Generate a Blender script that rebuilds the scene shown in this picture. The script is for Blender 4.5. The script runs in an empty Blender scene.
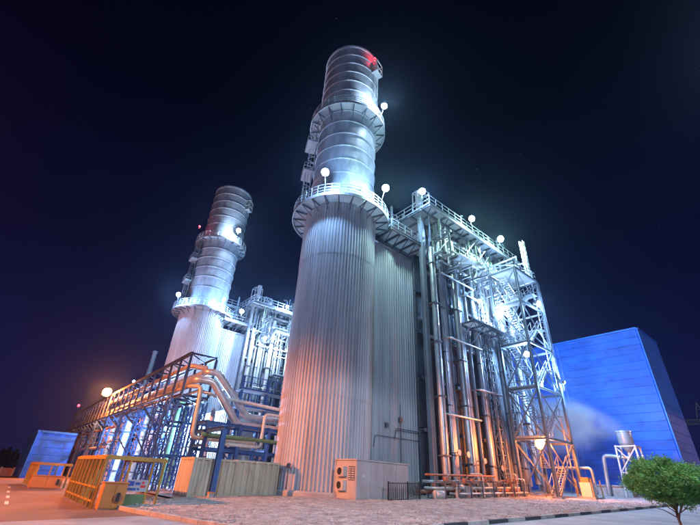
import bpy, math, random
from mathutils import Vector, Matrix, noise

# ------------------------------------------------------------------ camera, sky, light, exposure
S = bpy.context.scene
COL = S.collection
# camera axes in the plant grid (x along the boilers, y across them, z up)
_f, _cx, _cy = 376.0, 350.0, 262.5
_up = Vector((388 - _cx, -385 - _cy, _f)).normalized()
_F = (Vector((0, 0, 1)) - _up * _up.z).normalized()
_R = _F.cross(_up).normalized()
if _R.x < 0: _R = -_R
_t = math.radians(51.2)
_A = _F * math.cos(_t) + _R * math.sin(_t)
_B = _F * math.sin(_t) - _R * math.cos(_t)
CAMZ = 1.3
cam_d = bpy.data.cameras.new('camera'); cam = bpy.data.objects.new('camera', cam_d); COL.objects.link(cam)
cam.matrix_world = Matrix(((_A.x, -_A.y, -_A.z, 0), (_B.x, -_B.y, -_B.z, 0), (_up.x, -_up.y, -_up.z, CAMZ), (0, 0, 0, 1)))
cam_d.sensor_width = 36; cam_d.lens = 36 * _f / 700; cam_d.clip_start = 0.05; cam_d.clip_end = 3000
S.camera = cam

w = bpy.data.worlds.new('World'); S.world = w; w.use_nodes = True
nt = w.node_tree; nt.nodes.clear()
def N(t, kind, **kw):
    n = t.nodes.new(kind)
    for k, v in kw.items():
        if hasattr(n, k): setattr(n, k, v)
    return n
wo = N(nt, 'ShaderNodeOutputWorld'); bg = N(nt, 'ShaderNodeBackground'); bg.inputs[1].default_value = 1.0
tc = N(nt, 'ShaderNodeTexCoord'); sp = N(nt, 'ShaderNodeSeparateXYZ'); nt.links.new(tc.outputs['Generated'], sp.inputs[0])
rp = N(nt, 'ShaderNodeValToRGB'); nt.links.new(sp.outputs[2], rp.inputs[0])
el = rp.color_ramp.elements
el[0].position = 0.0; el[0].color = (0.0070, 0.0095, 0.052, 1)
el[1].position = 0.75; el[1].color = (0.0003, 0.0004, 0.0055, 1)
e = el.new(0.18); e.color = (0.0042, 0.0055, 0.046, 1)
e = el.new(0.42); e.color = (0.0014, 0.0020, 0.0210, 1)
# a faint night glow of the atmosphere (sun well under the horizon) on top of it
sky = N(nt, 'ShaderNodeTexSky', sky_type='NISHITA', sun_disc=False); sky.sun_elevation = math.radians(-6); sky.sun_rotation = math.radians(-60)
skm = N(nt, 'ShaderNodeVectorMath', operation='SCALE'); skm.inputs['Scale'].default_value = 0.01
nt.links.new(sky.outputs[0], skm.inputs[0])
# stars
vo = N(nt, 'ShaderNodeTexVoronoi'); vo.inputs['Scale'].default_value = 55
nt.links.new(tc.outputs['Generated'], vo.inputs['Vector'])
lt = N(nt, 'ShaderNodeMath', operation='LESS_THAN'); lt.inputs[1].default_value = 0.034; nt.links.new(vo.outputs['Distance'], lt.inputs[0])
sx = N(nt, 'ShaderNodeSeparateColor'); nt.links.new(vo.outputs['Color'], sx.inputs[0])
gt = N(nt, 'ShaderNodeMath', operation='POWER'); gt.inputs[1].default_value = 14.0; nt.links.new(sx.outputs[0], gt.inputs[0])
ml = N(nt, 'ShaderNodeMath', operation='MULTIPLY'); nt.links.new(lt.outputs[0], ml.inputs[0]); nt.links.new(gt.outputs[0], ml.inputs[1])
m2 = N(nt, 'ShaderNodeMath', operation='MULTIPLY'); m2.inputs[1].default_value = 0.9; nt.links.new(ml.outputs[0], m2.inputs[0])
ad = N(nt, 'ShaderNodeVectorMath', operation='ADD'); nt.links.new(rp.outputs[0], ad.inputs[0]); nt.links.new(skm.outputs[0], ad.inputs[1])
ad2 = N(nt, 'ShaderNodeVectorMath', operation='ADD'); nt.links.new(ad.outputs[0], ad2.inputs[0]); nt.links.new(m2.outputs[0], ad2.inputs[1])
nt.links.new(ad2.outputs[0], bg.inputs[0]); nt.links.new(bg.outputs[0], wo.inputs[0])

moon_d = bpy.data.lights.new('moon', 'SUN'); moon_d.energy = 0.015; moon_d.angle = math.radians(0.5); moon_d.color = (0.6, 0.75, 1)  # weak bluish sun added as night fill, not a visible moon
moon = bpy.data.objects.new('moon', moon_d); COL.objects.link(moon); moon.rotation_euler = (math.radians(50), 0, math.radians(-60))

S.view_settings.view_transform = 'Standard'; S.view_settings.look = 'None'
S.view_settings.exposure = 0.0; S.view_settings.gamma = 1.0; S.view_settings.use_curve_mapping = False
S.render.engine = 'CYCLES'
S.cycles.use_denoising = True
S.cycles.max_bounces = 5; S.cycles.diffuse_bounces = 3; S.cycles.glossy_bounces = 3; S.cycles.volume_bounces = 1
S.cycles.transparent_max_bounces = 6; S.cycles.transmission_bounces = 2
S.cycles.sample_clamp_indirect = 4.0
S.cycles.volume_step_rate = 1.0; S.cycles.volume_max_steps = 400
rnd = random.Random(7)
PI = math.pi

# ------------------------------------------------------------------ materials
MATS = {}
def mat(name, col, rough=0.5, metal=0.0, var=0.25, scale=1.5, bump=0.0, bscale=20, stretch=(1, 1, 1), dirt=None, dirt_amt=0.0, emit=None, es=0.0, spots=None):
    if name in MATS: return MATS[name]
    m = bpy.data.materials.new(name); m.use_nodes = True; MATS[name] = m
    t = m.node_tree; p = t.nodes['Principled BSDF']
    p.inputs['Roughness'].default_value = rough; p.inputs['Metallic'].default_value = metal
    tc = N(t, 'ShaderNodeTexCoord'); mp = N(t, 'ShaderNodeMapping'); mp.inputs['Scale'].default_value = stretch
    geo = N(t, 'ShaderNodeNewGeometry')
    t.links.new(geo.outputs['Position'], mp.inputs[0])
    nz = N(t, 'ShaderNodeTexNoise'); nz.inputs['Scale'].default_value = scale; nz.inputs['Detail'].default_value = 5; nz.inputs['Roughness'].default_value = 0.6
    t.links.new(mp.outputs[0], nz.inputs['Vector'])
    cr = N(t, 'ShaderNodeValToRGB'); t.links.new(nz.outputs[0], cr.inputs[0])
    cr.color_ramp.elements[0].position = 0.3; cr.color_ramp.elements[1].position = 0.7
    lo = [c * (1 - var) for c in col]; hi = [min(1, c * (1 + var)) for c in col]
    cr.color_ramp.elements[0].color = (*lo, 1); cr.color_ramp.elements[1].color = (*hi, 1)
    out = cr.outputs[0]
    if dirt:
        nd = N(t, 'ShaderNodeTexNoise'); nd.inputs['Scale'].default_value = scale * 1.7; nd.inputs['Detail'].default_value = 8; nd.inputs['Roughness'].default_value = 0.7
        t.links.new(mp.outputs[0], nd.inputs['Vector'])
        rr = N(t, 'ShaderNodeValToRGB'); rr.color_ramp.elements[0].position = 0.5; rr.color_ramp.elements[1].position = 0.68
        t.links.new(nd.outputs[0], rr.inputs[0])
        mu = N(t, 'ShaderNodeMath', operation='MULTIPLY'); mu.inputs[1].default_value = dirt_amt; t.links.new(rr.outputs[0], mu.inputs[0])
        mx = N(t, 'ShaderNodeMix', data_type='RGBA'); t.links.new(mu.outputs[0], mx.inputs[0]); t.links.new(out, mx.inputs[6]); mx.inputs[7].default_value = (*dirt, 1)
        out = mx.outputs[2]
    t.links.new(out, p.inputs['Base Color'])
    rv = N(t, 'ShaderNodeMapRange'); rv.inputs['To Min'].default_value = max(0.05, rough - 0.12); rv.inputs['To Max'].default_value = min(1, rough + 0.12)
    t.links.new(nz.outputs[0], rv.inputs[0]); t.links.new(rv.outputs[0], p.inputs['Roughness'])
    if bump:
        nb = N(t, 'ShaderNodeTexNoise'); nb.inputs['Scale'].default_value = bscale; nb.inputs['Detail'].default_value = 6
        t.links.new(mp.outputs[0], nb.inputs['Vector'])
        bp = N(t, 'ShaderNodeBump'); bp.inputs['Strength'].default_value = bump; bp.inputs['Distance'].default_value = 0.05
        t.links.new(nb.outputs[0], bp.inputs['Height']); t.links.new(bp.outputs[0], p.inputs['Normal'])
    if emit:
        p.inputs['Emission Color'].default_value = (*emit, 1); p.inputs['Emission Strength'].default_value = es
    return m

M_CLAD = mat('ribbed_cladding', (0.45, 0.46, 0.48), 0.58, 0.05, 0.22, 1.2, 0.10, 9, (1, 1, 0.06), (0.25, 0.24, 0.23), 0.5)
M_FLUE = mat('flue_steel', (0.38, 0.41, 0.45), 0.52, 0.08, 0.30, 0.9, 0.15, 6, (1, 1, 0.35), (0.16, 0.18, 0.20), 0.6)
M_GALV = mat('galvanised_steel', (0.40, 0.42, 0.44), 0.45, 0.5, 0.25, 2.5, 0.1, 15)
M_GRAT = mat('deck_plate', (0.48, 0.50, 0.52), 0.55, 0.2, 0.25, 2.0, 0.1, 12)
def grating(m, amt, col=(.75, .78, .8, 1)):
    t = m.node_tree; p = t.nodes['Principled BSDF']; o = next(n for n in t.nodes if n.type == 'OUTPUT_MATERIAL')
    tl = N(t, 'ShaderNodeBsdfTranslucent'); tl.inputs[0].default_value = col; mx = N(t, 'ShaderNodeMixShader'); mx.inputs[0].default_value = amt
    t.links.new(p.outputs[0], mx.inputs[1]); t.links.new(tl.outputs[0], mx.inputs[2]); t.links.new(mx.outputs[0], o.inputs[0])
grating(M_GRAT, .5)
M_DARKST = mat('dark_steel', (0.10, 0.115, 0.14), 0.5, 0.3, 0.3, 2.0, 0.1, 12)
M_CASING = mat('boiler_casing', (0.085, 0.10, 0.125), 0.62, 0.1, 0.3, 0.7, 0.15, 5, (1, 1, 0.2), (0.05, 0.045, 0.045), 0.6)
M_COLS = mat('column_paint', (0.26, 0.28, 0.31), 0.42, 0.3, 0.25, 1.2, 0.12, 10, (1, 1, 0.2), (0.18, 0.12, 0.09), 0.5)
M_TOWER = mat('tower_paint', (0.17, 0.19, 0.22), 0.45, 0.3, 0.25, 1.2, 0.1, 10)
M_PIPE = mat('lagged_pipe', (0.48, 0.49, 0.50), 0.34, 0.5, 0.25, 1.5, 0.12, 8, (1, 1, 0.5))
M_BLUEST = mat('blue_steel', (0.035, 0.11, 0.30), 0.42, 0.1, 0.3, 1.8, 0.12, 14, (1, 1, 0.4), (0.09, 0.055, 0.04), 0.45)
M_BRSTEEL = mat('bridge_steel', (0.045, 0.06, 0.12), 0.48, 0.2, 0.3, 2.0, 0.12, 14)
M_RED = mat('red_lead_pipe', (0.33, 0.13, 0.075), 0.5, 0.15, 0.3, 1.4, 0.12, 12)
M_GREENP = mat('green_pipe', (0.13, 0.22, 0.10), 0.45, 0.1, 0.3, 1.4, 0.1, 12)
M_BEIGEP = mat('beige_pipe', (0.42, 0.33, 0.26), 0.42, 0.2, 0.3, 1.4, 0.12, 12, (1, 1, 0.5), (0.25, 0.15, 0.09), 0.4)
M_WHITEP = mat('pale_pipe', (0.58, 0.56, 0.52), 0.45, 0.1, 0.25, 1.2, 0.1, 12, (1, 1, 0.3), (0.3, 0.2, 0.14), 0.4)
M_HALL = mat('blue_cladding', (0.006, 0.10, 0.60), 0.45, 0.1, 0.42, 0.22, 0.15, 3.0, (1, 1, 2.5), (0.003, 0.035, 0.28), 0.85)
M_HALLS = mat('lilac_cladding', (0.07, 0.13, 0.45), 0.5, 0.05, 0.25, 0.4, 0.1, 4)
M_HALLTRIM = mat('hall_trim', (0.015, 0.13, 0.55), 0.4, 0.2, 0.15, 0.5)
M_CABIN = mat('cabin_paint', (0.46, 0.45, 0.44), 0.5, 0.05, 0.14, 0.9, 0.06, 25, (1, 1, 0.4), (0.25, 0.21, 0.18), 0.35)
M_CONT = mat('container_paint', (0.52, 0.47, 0.34), 0.5, 0.05, 0.2, 1.0, 0.1, 16, (1, 1, 0.25), (0.24, 0.12, 0.06), 0.55)
M_YEL = mat('yellow_paint', (0.40, 0.24, 0.04), 0.5, 0.05, 0.25, 2.0, 0.1, 20, (1, 1, 0.5), (0.2, 0.1, 0.03), 0.4)
M_ORBOX = mat('orange_paint', (0.55, 0.22, 0.05), 0.5, 0.05, 0.15, 1.6, 0.06, 20)
M_CONC = mat('concrete', (0.36, 0.35, 0.34), 0.85, 0, 0.25, 0.8, 0.25, 30, (1, 1, 1), (0.22, 0.20, 0.19), 0.5)
M_BLACK = mat('black_rail', (0.02, 0.022, 0.025), 0.45, 0.1)
M_BARK = mat('bark', (0.10, 0.075, 0.05), 0.85, 0, 0.35, 6, 0.5, 30)
M_LEAF = mat('leaf', (0.10, 0.28, 0.06), 0.55, 0, 0.45, 3.5)
grating(M_LEAF, .3, (.10, .28, .05, 1))
M_PINE = mat('pine_needles', (0.025, 0.045, 0.022), 0.7, 0, 0.4, 0.6)
M_BANNER = mat('banner_cloth', (0.40, 0.40, 0.42), 0.7, 0, 0.08, 3)
M_BANB = mat('banner_blue', (0.03, 0.08, 0.35), 0.7)
M_BANR = mat('banner_red', (0.55, 0.04, 0.04), 0.7)
M_STONE = mat('stone', (0.40, 0.37, 0.35), 0.85, 0, 0.5, 1.1, 0.3, 40, (1, 1, 1), (0.28, 0.13, 0.08), 0.7)
M_KERB = mat('kerb_concrete', (0.40, 0.37, 0.34), 0.85, 0, 0.3, 1.5, 0.3, 30, (1, 1, 1), (0.35, 0.16, 0.09), 0.4)
M_KERBD = mat('kerb_black_paint', (0.04, 0.04, 0.045), 0.7, 0, 0.3, 3, 0.2, 30)
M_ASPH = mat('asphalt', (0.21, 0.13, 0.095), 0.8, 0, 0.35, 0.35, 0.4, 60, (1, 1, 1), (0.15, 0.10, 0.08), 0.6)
M_ROADC = mat('concrete_road', (0.31, 0.31, 0.32), 0.8, 0, 0.28, 0.55, 0.35, 45, (1, 1, 1), (0.17, 0.165, 0.17), 0.7)
M_GRAVEL = mat('gravel', (0.36, 0.32, 0.30), 0.9, 0, 0.5, 2.2, 0.9, 38, (1, 1, 1), (0.30, 0.15, 0.10), 0.8)  # reddish noise patches: earth colour plus orange lamplight painted in
M_EARTH = mat('earth', (0.09, 0.085, 0.07), 0.9, 0, 0.35, 0.2, 0.3, 8)
M_LINE = mat('road_paint', (0.62, 0.6, 0.58), 0.7, 0, 0.25, 3, 0.1, 30)
M_LAMPH = mat('lamp_housing', (0.16, 0.17, 0.18), 0.4, 0.5)
M_GLASS = mat('dark_glass', (0.02, 0.03, 0.05), 0.12, 0.0, 0.1)

# ------------------------------------------------------------------ helpers
W = {}      # world matrices of roots
def link(o): COL.objects.link(o); return o
def thing(name, label, cat, loc=(0, 0, 0), group=None):
    o = link(bpy.data.objects.new(name, None)); o.location = loc; o.empty_display_size = 0.3
    W[o] = Matrix.Translation(Vector(loc)); tag(o, label, cat, group); return o
def tag(o, label=None, cat=None, group=None, kind=None):
    if label: o['label'] = label
    if cat: o['category'] = cat
    if group: o['group'] = group
    if kind: o['kind'] = kind
    return o
def setw(o, parent, Mw):
    W[o] = Mw
    if parent is not None:
        o.parent = parent; o.matrix_basis = W[parent].inverted() @ Mw
    else:
        o.matrix_basis = Mw
    return o

class G:
    """collects geometry in world coordinates; build() makes one mesh object"""
    def __init__(s): s.v = []; s.f = []
    def add(s, vs, fs):
        n = len(s.v); s.v.extend([tuple(v) for v in vs]); s.f.extend([tuple(i + n for i in f) for f in fs]); return s
    def box(s, x0, y0, z0, x1, y1, z1):
        return s.add([(x0, y0, z0), (x1, y0, z0), (x1, y1, z0), (x0, y1, z0), (x0, y0, z1), (x1, y0, z1), (x1, y1, z1), (x0, y1, z1)],
                     [(3, 2, 1, 0), (4, 5, 6, 7), (0, 1, 5, 4), (1, 2, 6, 5), (2, 3, 7, 6), (3, 0, 4, 7)])
    def bar(s, p0, p1, w, h=None):
        h = h or w
        p0, p1 = Vector(p0), Vector(p1); R = frame(p1 - p0)
        vs = []
        for p in (p0, p1):
            for sx, sy in ((-1, -1), (1, -1), (1, 1), (-1, 1)):
                vs.append(p + R @ Vector((sx * w / 2, sy * h / 2, 0)))
        return s.add(vs, [(3, 2, 1, 0), (4, 5, 6, 7), (0, 1, 5, 4), (1, 2, 6, 5), (2, 3, 7, 6), (3, 0, 4, 7)])
    def tube(s, pts, r, n=10, cap=True):
        pts = [Vector(p) for p in pts]; k = len(pts); vs = []; fs = []
        R = frame(pts[1] - pts[0]); x = R @ Vector((1, 0, 0))
        for i, p in enumerate(pts):
            d = (pts[min(i + 1, k - 1)] - pts[max(i - 1, 0)]).normalized()
            x = (x - d * x.dot(d)).normalized(); y = d.cross(x)
            rr = r[i] if isinstance(r, (list, tuple)) else r
            for j in range(n):
                a = 2 * PI * j / n; vs.append(p + (x * math.cos(a) + y * math.sin(a)) * rr)
        for i in range(k - 1):
            for j in range(n):
                a = i * n + j; b = i * n + (j + 1) % n; fs.append((a, b, b + n, a + n))
        if cap: fs.append(tuple(range(n - 1, -1, -1))); fs.append(tuple(range((k - 1) * n, k * n)))
        return s.add(vs, fs)
    def lathe(s, c, prof, n=48, cap=False):
        vs = []; fs = []; k = len(prof)
        for r, z in prof:
            for j in range(n):
                a = 2 * PI * j / n; vs.append((c[0] + r * math.cos(a), c[1] + r * math.sin(a), c[2] + z))
        for i in range(k - 1):
            for j in range(n):
                a = i * n + j; b = i * n + (j + 1) % n; fs.append((a, b, b + n, a + n))
        if cap: fs.append(tuple(range(n - 1, -1, -1))); fs.append(tuple(range((k - 1) * n, k * n)))
        return s.add(vs, fs)
    def mesh(s, name, mt, off=Vector((0, 0, 0)), smooth=False):
        me = bpy.data.meshes.new(name); me.from_pydata([tuple(Vector(v) - off) for v in s.v], [], s.f)
        if mt: me.materials.append(mt)
        if smooth:
            me.shade_smooth()
            try: me.set_sharp_from_angle(angle=math.radians(40))
            except Exception: pass
        me.update(); return me
    def build(s, name, mt, parent=None, smooth=False, loc=None):
        off = W[parent].translation if parent is not None else Vector(loc or (0, 0, 0))
        o = link(bpy.data.objects.new(name, s.mesh(name, mt, off, smooth)))
        return setw(o, parent, Matrix.Translation(off))

def frame(d):
    d = Vector(d).normalized(); u = Vector((0, 0, 1)) if abs(d.z) < 0.95 else Vector((0, 1, 0))
    x = u.cross(d).normalized(); y = d.cross(x)
    return Matrix((x, y, d)).transposed()

UNIT = {}
def unit(kind, mt):
    k = (kind, mt.name)
    if k in UNIT: return UNIT[k]
    g = G(); sm = False
    if kind == 'box': g.box(-.5, -.5, -.5, .5, .5, .5)
    elif kind == 'cyl': g.lathe((0, 0, 0), [(.5, -.5), (.5, .5)], 14, True); sm = True
    elif kind == 'hbeam':       # flanges across x, web along y
        for a in ((-.5, -.5, .5, -.38), (-.5, .38, .5, .5), (-.06, -.38, .06, .38)): g.box(a[0], a[1], -.5, a[2], a[3], .5)
    elif kind == 'angle':
        g.box(-.5, -.5, -.5, .5, -.36, .5); g.box(-.5, -.36, -.5, -.36, .5, .5)
    elif kind == 'panel':       # a shallow tray panel, recessed joint
        g.add([(-.5, -.5, -.5), (.5, -.5, -.5), (.5, .5, -.5), (-.5, .5, -.5), (-.485, -.485, .5), (.485, -.485, .5), (.485, .485, .5), (-.485, .485, .5)],
              [(3, 2, 1, 0), (4, 5, 6, 7), (0, 1, 5, 4), (1, 2, 6, 5), (2, 3, 7, 6), (3, 0, 4, 7)])
    UNIT[k] = g.mesh(kind + '_' + mt.name, mt, smooth=sm); return UNIT[k]
def inst(kind, name, mt, p0, p1, w, h, parent, up=None):
    """a bar from p0 to p1 with section w (across) by h (towards its local up)"""
    p0, p1 = Vector(p0), Vector(p1); d = p1 - p0; R = frame(d)
    if up is not None:
        z = d.normalized(); y = Vector(up); y = (y - z * y.dot(z)).normalized(); x = y.cross(z); R = Matrix((x, y, z)).transposed()
    M = Matrix.Translation((p0 + p1) / 2) @ R.to_4x4() @ Matrix.Diagonal((w, h, d.length, 1))
    o = link(bpy.data.objects.new(name, unit(kind, mt)))
    return setw(o, parent, M)
def boxo(name, mt, x0, y0, z0, x1, y1, z1, parent):
    M = Matrix.Translation(((x0 + x1) / 2, (y0 + y1) / 2, (z0 + z1) / 2)) @ Matrix.Diagonal((x1 - x0, y1 - y0, z1 - z0, 1))
    return setw(link(bpy.data.objects.new(name, unit('box', mt))), parent, M)
def rod(name, mt, p0, p1, r, parent): return inst('cyl', name, mt, p0, p1, 2 * r, 2 * r, parent)
def bend(pts, r, seg=5):
    """round the corners of a polyline"""
    pts = [Vector(p) for p in pts]; out = [pts[0]]
    for i in range(1, len(pts) - 1):
        a = (pts[i - 1] - pts[i]); b = (pts[i + 1] - pts[i]); k = min(r, a.length * .45, b.length * .45)
        p, q = pts[i] + a.normalized() * k, pts[i] + b.normalized() * k
        for j in range(seg + 1):
            t = j / seg; out.append(p.lerp(pts[i], t).lerp(pts[i].lerp(q, t), t))
    out.append(pts[-1]); return out
def pipe(name, mt, pts, r, parent, br=None, n=14):
    return G().tube(bend(pts, br or r * 3), r, n).build(name, mt, parent, True)
def railing(name, mt, pts, parent, h=1.05, r=0.025, post=1.1, closed=False, kick=True):
    pts = [Vector(p) for p in pts]; g = G()
    if closed: pts = pts + [pts[0]]
    for a, b in zip(pts, pts[1:]):
        L = (b - a).length; n = max(1, round(L / post))
        for i in range(n + 1):
            p = a.lerp(b, i / n); g.bar(p, p + Vector((0, 0, h)), r * 1.8)
        for z in (h, h * .55): g.bar(a + Vector((0, 0, z)), b + Vector((0, 0, z)), r * 1.7)
        if kick: g.bar(a + Vector((0, 0, .08)), b + Vector((0, 0, .08)), .015, .15)
    return g.build(name, mt, parent)
def ladder(name, mt, p0, p1, out, parent, wd=0.45, cage=True):
    p0, p1, out = Vector(p0), Vector(p1), Vector(out).normalized(); s = Vector((0, 0, 1)).cross(out); L = (p1 - p0).length; d = (p1 - p0) / L; g = G()
    for k in (-1, 1): g.bar(p0 + s * k * wd / 2, p1 + s * k * wd / 2, .06)
    for i in range(int(L / .32)): q = p0 + d * (i + .5) * .32; g.bar(q - s * wd / 2, q + s * wd / 2, .03)
    l = g.build(name, mt, parent)
    if cage:
        g = G(); ring = [s * (.42 * math.cos(a)) + out * (.75 * math.sin(a)) for a in [PI * i / 6 for i in range(7)]]
        for i in range(int(L / .9) + 1):
            q = p0 + d * min(L, 0.3 + i * .9)
            for u, v in zip(ring, ring[1:]): g.bar(q + u, q + v, .05, .02)
        for u in ring[1:6]: g.bar(p0 + u, p1 + u, .03)
        g.build('ladder_cage', mt, parent)
    return l
def lattice(name, mt, p0, p1, w, d, up, parent, n, cw=0.1, lw=0.05, sides=(0, 1, 2, 3)):
    """a four-chord lattice column or mast; chords and lacing are two parts"""
    p0, p1 = Vector(p0), Vector(p1); z = (p1 - p0).normalized(); y = Vector(up); y = (y - z * y.dot(z)).normalized(); x = y.cross(z)
    c = [x * sx * w / 2 + y * sy * d / 2 for sx, sy in ((-1, -1), (1, -1), (1, 1), (-1, 1))]
    g = G()
    for q in c: g.bar(p0 + q, p1 + q, cw)
    o = g.build(name, mt, parent); g = G()
    for k in sides:
        a, b = c[k], c[(k + 1) % 4]
        for i in range(n):
            u, v = p0.lerp(p1, i / n), p0.lerp(p1, (i + 1) / n)
            g.bar(u + a, u + b, lw)
            if i % 2: a, b = b, a
            g.bar(u + a, v + b, lw)
            if i % 2: a, b = b, a
    g.build('lacing', mt, o if parent is not None else o)
    return o
def copy_tree(o, parent=None):
    c = o.copy(); link(c); c.parent = parent
    for ch in o.children: copy_tree(ch, c)
    return c
def gz(x): return 0.03 * (max(-60, min(80, x)) - 12)

# ------------------------------------------------------------------ ground
def sheet(name, poly, z, mt):
    """flat polygon following the plant's gentle slope"""
    g = G(); g.add([(x, y, gz(x) + z) for x, y in poly], [tuple(range(len(poly)))])
    return tag(g.build(name, mt), kind='structure')
g = G(); xs = [-250, -60, 80, 450]; ys = [-100, -20, 100, 650]
g.add([(x, y, gz(x)) for y in ys for x in xs], [(j * 4 + i, j * 4 + i + 1, j * 4 + i + 5, j * 4 + i + 4) for j in range(3) for i in range(3)])
tag(g.build('ground', M_EARTH), kind='structure')
# asphalt service road on the left and the pale concrete road in front
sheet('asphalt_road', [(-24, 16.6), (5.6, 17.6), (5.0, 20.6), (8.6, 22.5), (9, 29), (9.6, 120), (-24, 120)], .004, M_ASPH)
KL = [(4.75, 21.0), (5.1, 18.6), (5.55, 16.4), (5.95, 14.4), (6.4, 12.6), (7.1, 11.2), (8.3, 10.35), (10, 10.0)]
sheet('concrete_road', [(-60, -18), (79, -18), (79, 10)] + [(10, 10.0)] + KL[::-1][1:6] + [(5.25, 17.58), (-24, 16.4), (-60, 16.4)], .008, M_ROADC)
# gravel bed: raised by the kerb, softly uneven
g = G(); nx, ny = 150, 80; idx = {}
def kx(y):      # the left kerb's x at a given y
    for (x0, y0), (x1, y1) in zip(KL, KL[1:]):
        if y1 <= y <= y0: return x0 + (x1 - x0) * (y - y0) / (y1 - y0)
    return KL[0][0] if y > KL[0][1] else 10
for j in range(ny + 1):
    y = 10.1 + (40 - 10.1) * (j / ny) ** 1.3; x0 = kx(y) + .12 if y < 21 else 4.9 + (y - 21) * .9 if y < 25 else 8.6
    for i in range(nx + 1):
        x = x0 + (79 - x0) * (i / nx) ** 1.5
        e = min(1, (y - 10.1) / 1.2) * min(1, (x - x0) / 1.2)
        hz = .055 * noise.noise(Vector((x * .8, y * .8, 0))) + .03 * noise.noise(Vector((x * 2.7, y * 2.7, 5)))
        g.v.append((x, y, gz(x) + .085 + e * (hz + .02)))
for j in range(ny):
    for i in range(nx): a = j * (nx + 1) + i; g.f.append((a, a + 1, a + nx + 2, a + nx + 1))
tag(g.build('gravel_bed', M_GRAVEL, smooth=True), kind='structure')
# loose stones on it
g = G(); r2 = random.Random(3)
for k in range(9000):
    y = 10.3 + 13.5 * r2.random() ** 1.6; x = 5.5 + 34 * r2.random() ** 1.3
    if x < kx(y) + .2: continue
    s = r2.uniform(.018, .06) * (1.5 if r2.random() < .06 else 1); zc = gz(x) + .11 + .055 * noise.noise(Vector((x * .8, y * .8, 0)))
    ang = r2.random() * 6; ca, sa = math.cos(ang) * s, math.sin(ang) * s; h = s * r2.uniform(.5, .9)
    g.add([(x + ca, y + sa, zc), (x - sa * .8, y + ca * .8, zc), (x - ca, y - sa, zc), (x + sa * .8, y - ca * .8, zc), (x + ca * .2, y, zc + h), (x, y, zc - h)],
          [(0, 1, 4), (1, 2, 4), (2, 3, 4), (3, 0, 4), (1, 0, 5), (2, 1, 5), (3, 2, 5), (0, 3, 5)])
tag(g.build('loose_stones', M_STONE), 'scattered grey and rusty stones on the gravel bed', kind='stuff')
# kerbs, stone by stone
def kerb(name, pts, mats, L=0.95):
    root = link(bpy.data.objects.new(name, None)); W[root] = Matrix.Identity(4); tag(root, kind='structure')
    k = 0
    for a, b in zip(pts, pts[1:]):
        a, b = Vector(a), Vector(b); n = max(1, round((b - a).length / L))
        for i in range(n):
            p, q = a.lerp(b, (i + .012) / n), a.lerp(b, (i + .988) / n)
            jz = rnd.uniform(-.008, .008)
            inst('box', 'kerb_stone', mats[k % len(mats)], (p.x, p.y, gz(p.x) + .055 + jz), (q.x, q.y, gz(q.x) + .055 + jz), .15 , .17, root, up=(0, 0, 1)); k += 1
kerb('kerb_beside_asphalt', KL, [M_KERB])
kerb('kerb_along_gravel', [(10.05, 10.0), (79, 10.0)], [M_KERBD, M_KERB], 1.4)
for k, (x, y) in enumerate([(1.2, 24), (1.35, 28), (1.5, 32.5), (1.7, 38)]):
    sheet('lane_marking', [(x, y), (x + .14, y), (x + .2, y + 1.8), (x + .06, y + 1.8)], .012, M_LINE)

# ------------------------------------------------------------------ exhaust stacks
RV = Vector((.803, -.596, 0))          # image-right seen from the camera at the near stack
FV = Vector((.596, .803, 0))
def annulus_panel(c, r0, r1, z, t, a0, a1):
    g = G(); n = 3; vs = []
    for i in range(n + 1):
        a = a0 + (a1 - a0) * i / n
        for r in (r0, r1):
            for zz in (z, z + t): vs.append((c[0] + r * math.cos(a), c[1] + r * math.sin(a), zz))
    fs = []
    for i in range(n):
        k = i * 4; fs += [(k, k + 4, k + 6, k + 2), (k + 1, k + 3, k + 7, k + 5), (k, k + 1, k + 5, k + 4), (k + 2, k + 6, k + 7, k + 3)]
    fs += [(0, 2, 3, 1), (n * 4, n * 4 + 1, n * 4 + 3, n * 4 + 2)]
    return g.add(vs, fs)
def gallery(root, c, z, r0, r1, n, railh, brk):
    pm = annulus_panel((0, 0), r0 + .05, r1 - .1, 0, .05, .012, 2 * PI / n - .012).mesh('deck_panel', M_GRAT)
    rb = G(); rb.bar((r0 - .02, 0, -.09), (r1 - .02, 0, -.09), .1, .16); rb.bar((r0 - .02, 0, -brk), (r1 - .25, 0, -.15), .08, .08); bm = rb.mesh('bracket', M_DARKST)
    for i in range(n):
        a = 2 * PI * i / n
        for nm, me in (('deck_panel', pm), ('bracket', bm)):
            setw(link(bpy.data.objects.new(nm, me)), root, Matrix.Translation((c[0], c[1], z)) @ Matrix.Rotation(a, 4, 'Z'))
    G().lathe((c[0], c[1], z), [(r1 - .08, -.22), (r1, -.22), (r1, .12), (r1 - .08, .12), (r1 - .08, -.22)], 72).build('fascia_ring', M_GALV, root)
    g = G(); k = n * 2; P = [Vector((c[0] + (r1 - .05) * math.cos(2 * PI * i / k), c[1] + (r1 - .05) * math.sin(2 * PI * i / k), z + .05)) for i in range(k)]
    for i in range(k):
        a, b = P[i], P[(i + 1) % k]; U = Vector((0, 0, 1)); g.bar(a, a + U * railh, .05)
        for h in (railh, railh * .66, railh * .33): g.bar(a + U * h, b + U * h, .04)
    g.build('railing', M_GALV, root)
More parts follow.
